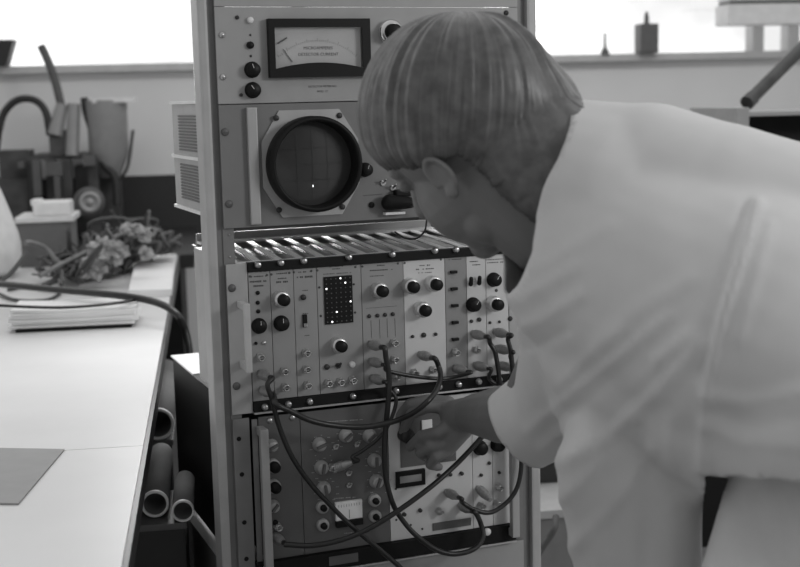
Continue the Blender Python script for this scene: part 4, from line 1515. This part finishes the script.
COLN = cam_vec(-0.945, 0.30, 0.12).normalized()
NAPE = []
for k_ in range(9):
    for a_, b_, ra_, rb_ in ((V((0, 0.02, -0.055)), CP(562, 148, 1.47), 0.066, 0.044), (V((-0.01, 0.04, -0.055)), CP(543, 127, 1.48), 0.060, 0.050), (V((0, -0.02, -0.035)), NB, 0.066, 0.075)):
        q_ = (b_ - HC) / HS
        b2 = V((q_.dot(HL), q_.dot(HU), q_.dot(HFw)))
        NAPE.append((a_.lerp(b2, k_ / 8), (ra_ + (rb_ - ra_) * k_ / 8) / HS))


def skull_pt(d, extra):
    rx, ry, rz = (SKULL_R[i] + extra for i in range(3))
    k = 1 / math.sqrt((d.x / rx) ** 2 + (d.y / ry) ** 2 + (d.z / rz) ** 2)
    o = V(SKULL_C)
    for c_, r_ in NAPE:
        cc = c_ - o
        bq = d.dot(cc)
        disc = (r_ + extra * 0.6) ** 2 - cc.length_squared + bq * bq
        if disc > 0 and bq > 0:
            k = max(k, min(bq + math.sqrt(disc), 0.165))
    return o + d * k


NP, NTH = 420, 34
P, F = [], []
lim = []
for i in range(NP):
    ph = 2 * PI * i / NP
    e = t1 * math.cos(ph) + t2 * math.sin(ph)
    th = 0.1
    while th < 2.3:
        d = WD * math.cos(th) + e * math.sin(th)
        q = skull_pt(d, 0.0)
        if q.y < hairline(q) or (H(q.x, q.y, q.z) - CP(535, 186, 1.47)).dot(COLN) < 0.006:
            break
        th += 0.02
    lim.append(th)
for _ in range(14):
    lim = [(lim[i - 1] + lim[i] * 2 + lim[(i + 1) % NP]) / 4 for i in range(NP)]
rr = random.Random(5)
jag = [rr.uniform(-0.02, 0.02) for _ in range(NP)]
for i in range(NP):
    ph = 2 * PI * i / NP
    for j in range(NTH + 1):
        t = j / NTH
        th = 0.02 + t * (lim[i] + jag[i] - 0.02)
        sw_ = ph + 0.28 * math.sin(t * 2.2)
        e = t1 * math.cos(sw_) + t2 * math.sin(sw_)
        d = WD * math.cos(th) + e * math.sin(th)
        thick = 0.017 * math.sin(min(1, 0.35 + t * 1.1) * PI / 2)
        if t > 0.82:
            thick *= 1 - ((t - 0.82) / 0.18) ** 2 * 0.55
        # fuller towards the brow
        thick += 0.004 * max(0, d.z) * t
        st = 0.0034 * mnoise.noise(V((math.cos(sw_) * 9, math.sin(sw_) * 9, t * 0.9))) + 0.0016 * mnoise.noise(V((math.cos(sw_) * 30, math.sin(sw_) * 30, t * 1.6))) + 0.0008 * mnoise.noise(V((math.cos(sw_) * 75, math.sin(sw_) * 75, t * 2.0)))
        q = skull_pt(d, thick + st * min(1, t * 4) * (1 if d.z > 0.2 else min(1, (1.05 - t) * 3)))
        P.append(H(q.x, q.y, q.z))
for i in range(NP):
    i2 = (i + 1) % NP
    for j in range(NTH):
        F.append((i * (NTH + 1) + j, i2 * (NTH + 1) + j, i2 * (NTH + 1) + j + 1, i * (NTH + 1) + j + 1))
hm_ = MB().add(P, F, True)
# loose locks at the fringe and sides
for k in range(0):
    i = rr.randrange(NP)
    ph = 2 * PI * i / NP
    pts = []
    t0 = rr.uniform(0.45, 0.7)
    for j in range(6):
        t = t0 + (1.04 - t0) * j / 5
        th = t * lim[i]
        sw_ = ph + 0.28 * math.sin(t * 2.2) + rr.uniform(-0.02, 0.02)
        e = t1 * math.cos(sw_) + t2 * math.sin(sw_)
        d = WD * math.cos(th) + e * math.sin(th)
        q = skull_pt(d, 0.0145 + 0.003 * math.sin(j) - (0.006 if j == 5 else 0))
        pts.append(H(q.x, q.y, q.z))
    hm_.tube(pts, 0.0026, 6, 3, 0.3)
hair = hm_.build('hair', M['hair'], man)
sd = hair.modifiers.new('thickness', 'SOLIDIFY')
sd.thickness = 0.004
sd.offset = -1

# coat
ct = MB()
ct.capsule(CP(543, 186, 1.47), CP(600, 205, 1.45), 0.100, 0.112, 24)
ct.capsule(CP(580, 152, 1.45), CP(650, 176, 1.43), 0.060, 0.080, 24)
ct.capsule(CP(545, 232, 1.50), CP(600, 250, 1.46), 0.055, 0.10, 24)
ct.capsule(CP(541, 258, 1.53), CP(592, 285, 1.48), 0.024, 0.083, 24)
ct.capsule(CP(528, 225, 1.50), CP(580, 240, 1.46), 0.05, 0.09, 24)
ct.capsule(CP(530, 190, 1.47), CP(600, 205, 1.45), 0.088, 0.1, 24)
ct.capsule(CP(650, 182, 1.43), CP(720, 214, 1.41), 0.088, 0.098, 24)
ct.capsule(CP(720, 212, 1.41), CP(830, 265, 1.39), 0.098, 0.115, 24)
ct.capsule(CP(620, 260, 1.45), CP(760, 330, 1.36), 0.135, 0.15, 28)
ct.capsule(CP(650, 330, 1.46), CP(840, 400, 1.34), 0.13, 0.16, 28)
ct.capsule(CP(800, 330, 1.38), CP(880, 440, 1.32), 0.15, 0.15, 28)
ct.capsule(CP(740, 395, 1.44), CP(840, 450, 1.36), 0.10, 0.13, 28)
ct.capsule(CP(690, 390, 1.45), CP(740, 395, 1.42), 0.075, 0.09, 28)
# sleeve
ct.capsule(CP(602, 294, 1.50), CP(577, 362, 1.58), 0.095, 0.073, 24)
ct.capsule(CP(577, 362, 1.58), CP(562, 396, 1.63), 0.072, 0.062, 24)
ct.capsule(CP(562, 398, 1.63), CP(506, 440, 1.75), 0.060, 0.060, 24)
ct.capsule(CP(660, 330, 1.47), CP(590, 400, 1.60), 0.10, 0.06, 24)
ct.capsule(CP(640, 300, 1.44), CP(690, 420, 1.45), 0.11, 0.09, 24)
ct.capsule(CP(620, 370, 1.52), CP(640, 470, 1.53), 0.09, 0.07, 24)
# hanging front panel
pan = []
for (v, ul, ur, dep, th) in ((380, 590, 690, 1.48, 0.09), (420, 570, 698, 1.47, 0.085), (455, 556, 702, 1.47, 0.08), (490, 557, 703, 1.48, 0.075), (530, 567, 703, 1.50, 0.07), (570, 574, 702, 1.52, 0.065), (650, 580, 700, 1.55, 0.06), (760, 585, 700, 1.57, 0.05), (860, 585, 700, 1.58, 0.05)):
    row = []
    for k in range(24):
        w = 2 * PI * k / 24
        cx_, hw_ = (ul + ur) / 2, (ur - ul) / 2
        cu = math.copysign(abs(math.cos(w)) ** 0.55, math.cos(w))
        su = math.copysign(abs(math.sin(w)) ** 0.8, math.sin(w))
        row.append(CP(cx_ + hw_ * cu, v, dep + th * su))
    pan.append(row)
vs = [p for r in pan for p in r]
fs = [list(range(24))[::-1], [len(vs) - 24 + i for i in range(24)]]
for i in range(len(pan) - 1):
    for k in range(24):
        fs.append((i * 24 + k, i * 24 + (k + 1) % 24, (i + 1) * 24 + (k + 1) % 24, (i + 1) * 24 + k))
ct.add(vs, fs)
cm = remesh(ct, 'lab_coat', 0.006, 14, 0.55)
# folds: ridges along polylines laid on the cloth (u,v polyline, width px, height m)
folds = [([(545, 448), (590, 415), (640, 375), (690, 335)], 7, .0055), ([(530, 430), (575, 392), (625, 352), (668, 318)], 6, .004),
         ([(560, 462), (610, 436), (660, 390), (700, 345)], 8, .005), ([(560, 440), (600, 408), (650, 365)], 5, -.004),
         ([(757, 205), (742, 255), (722, 318), (708, 380), (703, 470)], 6, .006), ([(748, 205), (731, 260), (712, 320), (700, 375)], 6, -.0045),
         ([(770, 225), (755, 280), (738, 340)], 6, .003), ([(705, 395), (745, 402), (800, 392)], 7, .004), ([(708, 412), (750, 424), (800, 418)], 7, -.003),
         ([(706, 425), (745, 442), (800, 446)], 7, .003), ([(520, 300), (545, 285), (575, 268)], 7, .003), ([(518, 330), (545, 318), (580, 296)], 7, .0035),
         ([(517, 350), (540, 345), (566, 330)], 5, -.003), ([(540, 268), (570, 250), (610, 225)], 7, .002), ([(590, 440), (605, 490), (600, 567)], 9, .004),
         ([(640, 430), (650, 500), (645, 567)], 9, -.004), ([(672, 420), (668, 490), (672, 567)], 8, .003), ([(560, 560), (590, 530), (625, 490), (650, 450)], 8, .0045),
         ([(555, 505), (575, 490), (600, 462)], 6, .003), ([(600, 340), (640, 310), (690, 280)], 9, .0025), ([(560, 385), (590, 355), (625, 330)], 6, .003)]
cm.update()
nrm = [v.normal.copy() for v in cm.vertices]
for i, v in enumerate(cm.vertices):
    u_, v_ = proj(v.co)
    if nrm[i].dot(FW) > 0.2:
        continue
    dsp = 0.0
    for pl_, w_, a_ in folds:
        best = 1e9
        for k in range(len(pl_) - 1):
            ax0, ay0 = pl_[k]
            bx0, by0 = pl_[k + 1]
            dx, dy = bx0 - ax0, by0 - ay0
            t = max(0, min(1, ((u_ - ax0) * dx + (v_ - ay0) * dy) / (dx * dx + dy * dy)))
            dd = (u_ - ax0 - t * dx) ** 2 + (v_ - ay0 - t * dy) ** 2
            best = min(best, dd)
        if best < 9 * w_ * w_:
            dsp += 0.75 * a_ * math.exp(-best / (w_ * w_))
    dsp += 0.0016 * mnoise.noise(v.co * 14)
    v.co += nrm[i] * dsp
bm = bmesh.new()
bm.from_mesh(cm)
# cut the openings: cuff, collar, hem
cuffp = CP(518, 430, 1.72)
cuffn = cam_vec(-0.75, -0.60, -0.40).normalized()
colp = CP(535, 186, 1.47)
coln = cam_vec(-0.945, 0.30, 0.12).normalized()
kill = []
for f in bm.faces:
    c = f.calc_center_median()
    u_, v_ = proj(c)
    if (c - cuffp).dot(cuffn) > 0 and (c - cuffp).length < 0.13 and v_ > 370:
        kill.append(f)
    elif (c - colp).dot(coln) > 0.012 * math.exp(-((v_ - 190) / 45) ** 2) and v_ < 300 and u_ < 600:
        kill.append(f)
    elif v_ > 476 + (u_ - 702) * 0.06 and u_ > 703 :
        kill.append(f)
    elif c.z < 0.52:
        kill.append(f)
bmesh.ops.delete(bm, geom=kill, context='FACES')
for _ in range(5):
    bd = [v for v in bm.verts if v.is_boundary]
    new = {}
    for v in bd:
        nb = [e.other_vert(v) for e in v.link_edges if e.is_boundary]
        if len(nb) == 2:
            new[v] = v.co * 0.5 + (nb[0].co + nb[1].co) * 0.25
    for v, c in new.items():
        v.co = c
bm.to_mesh(cm)
bm.free()
coat = link_mesh(cm, 'lab_coat', M['coat'], man)
sd = coat.modifiers.new('thickness', 'SOLIDIFY')
sd.thickness = 0.003
sd.offset = -1

# trousers and shoes
tr = MB()
tr.capsule(hips + lat * 0.06 + V((0, 0, 0.04)), hips - lat * 0.06 + V((0, 0, 0.04)), 0.115, None, 24)
for hp, kn, an in FEET:
    tr.capsule(hp, kn, 0.115, 0.085, 24)
    tr.capsule(kn, an + V((0, 0, 0.02)), 0.085, 0.068, 24)
# cloth falling in front of the thigh
tr.capsule(CP(745, 468, 1.39), CP(724, 690, 1.40), 0.016, 0.060, 20)
tr.capsule(CP(724, 690, 1.40), CP(752, 1040, 1.42), 0.060, 0.07, 20)
tr.capsule(CP(782, 466, 1.42), CP(785, 690, 1.42), 0.035, 0.08, 20)
tr.capsule(CP(785, 690, 1.42), CP(800, 1040, 1.43), 0.08, 0.07, 20)
trm = remesh(tr, 'trousers', 0.008, 8, 0.5)
link_mesh(trm, 'trousers', M['trousers'], man)
for hp, kn, an in FEET:
    s = MB()
    b = V((an.x, an.y, 0))
    s.capsule(b - fwd * 0.05 + V((0, 0, 0.05)), b + fwd * 0.12 + V((0, 0, 0.04)), 0.045, 0.038, 18)
    s.ell(b + fwd * 0.14 + V((0, 0, 0.035)), (fwd, lat, EZ), (0.075, 0.045, 0.033))
    s.capsule(b + V((0, 0, 0.05)), b + V((0, 0, 0.11)), 0.05, 0.048, 18)
    for p in s.v:
        p.z = max(p.z, 0.001)
    s.build('shoe', M['shoe'], man)

# ------------------------------------------------------------------ light
w = bpy.data.worlds.new('sky')
scn.world = w
w.use_nodes = True
nt = w.node_tree
nt.nodes.clear()
out = nt.nodes.new('ShaderNodeOutputWorld')
bg = nt.nodes.new('ShaderNodeBackground')
tc = nt.nodes.new('ShaderNodeTexCoord')
dp = nt.nodes.new('ShaderNodeVectorMath')
dp.operation = 'DOT_PRODUCT'
dp.inputs[1].default_value = (ED.x, ED.y, 0)
nt.links.new(tc.outputs['Generated'], dp.inputs[0])
mr = nt.nodes.new('ShaderNodeMapRange')
mr.interpolation_type = 'SMOOTHSTEP'
mr.inputs['From Min'].default_value = 0.1
mr.inputs['From Max'].default_value = 0.75
mr.inputs['To Min'].default_value = 0.0
mr.inputs['To Max'].default_value = 1.6
nt.links.new(dp.outputs['Value'], mr.inputs['Value'])
nz = nt.nodes.new('ShaderNodeTexNoise')
nz.inputs['Scale'].default_value = 9
nz.inputs['Detail'].default_value = 3
nt.links.new(tc.outputs['Generated'], nz.inputs['Vector'])
mr2 = nt.nodes.new('ShaderNodeMapRange')
mr2.inputs['From Min'].default_value = 0.4
mr2.inputs['From Max'].default_value = 0.65
mr2.inputs['To Min'].default_value = 1.0
mr2.inputs['To Max'].default_value = 0.5
nt.links.new(nz.outputs['Fac'], mr2.inputs['Value'])
mu = nt.nodes.new('ShaderNodeMath')
mu.operation = 'MULTIPLY'
nt.links.new(mr.outputs[0], mu.inputs[0])
nt.links.new(mr2.outputs[0], mu.inputs[1])
sx_ = nt.nodes.new('ShaderNodeSeparateXYZ')
nt.links.new(tc.outputs['Generated'], sx_.inputs[0])
mz = nt.nodes.new('ShaderNodeMapRange')
mz.inputs['From Min'].default_value = -0.05
mz.inputs['From Max'].default_value = 1.0
mz.inputs['To Min'].default_value = 0.38
mz.inputs['To Max'].default_value = 0.68
nt.links.new(sx_.outputs['Z'], mz.inputs['Value'])
ad = nt.nodes.new('ShaderNodeMath')
ad.operation = 'ADD'
nt.links.new(mu.outputs[0], ad.inputs[0])
nt.links.new(mz.outputs[0], ad.inputs[1])
nt.links.new(ad.outputs[0], bg.inputs['Strength'])
nt.links.new(bg.outputs[0], out.inputs['Surface'])


def area(name, loc, target, size, energy):
    ld = bpy.data.lights.new(name, 'AREA')
    ld.shape = 'RECTANGLE'
    ld.size, ld.size_y = size
    ld.energy = energy
    o = bpy.data.objects.new(name, ld)
    COL.objects.link(o)
    o.location = loc
    o.rotation_euler = (V(target) - V(loc)).to_track_quat('-Z', 'Y').to_euler()
    return o


area('bin_top_fill', V((0.25, 1.05, 1.30)), V((0.25, 0.2, 1.02)), (0.5, 0.1), 5)  # added fill, unseen behind the rack, to brighten the bin top
area('right_fill', V((2.2, -2.4, 1.95)), V((0.6, -0.3, 0.7)), (0.8, 0.6), 26)  # added fill, out of view at the right, for coat and panels
area('wall_fill', RW(1.0, 3.4, 2.7), RW(1.0, 5.4, 1.1), (3.5, 0.3), 16)  # added fill, out of view, to lift the wall under the windows

scn.view_settings.view_transform = 'Standard'
scn.view_settings.look = 'None'
scn.view_settings.exposure = 0.0
scn.view_settings.gamma = 1.0
scn.view_settings.use_curve_mapping = False
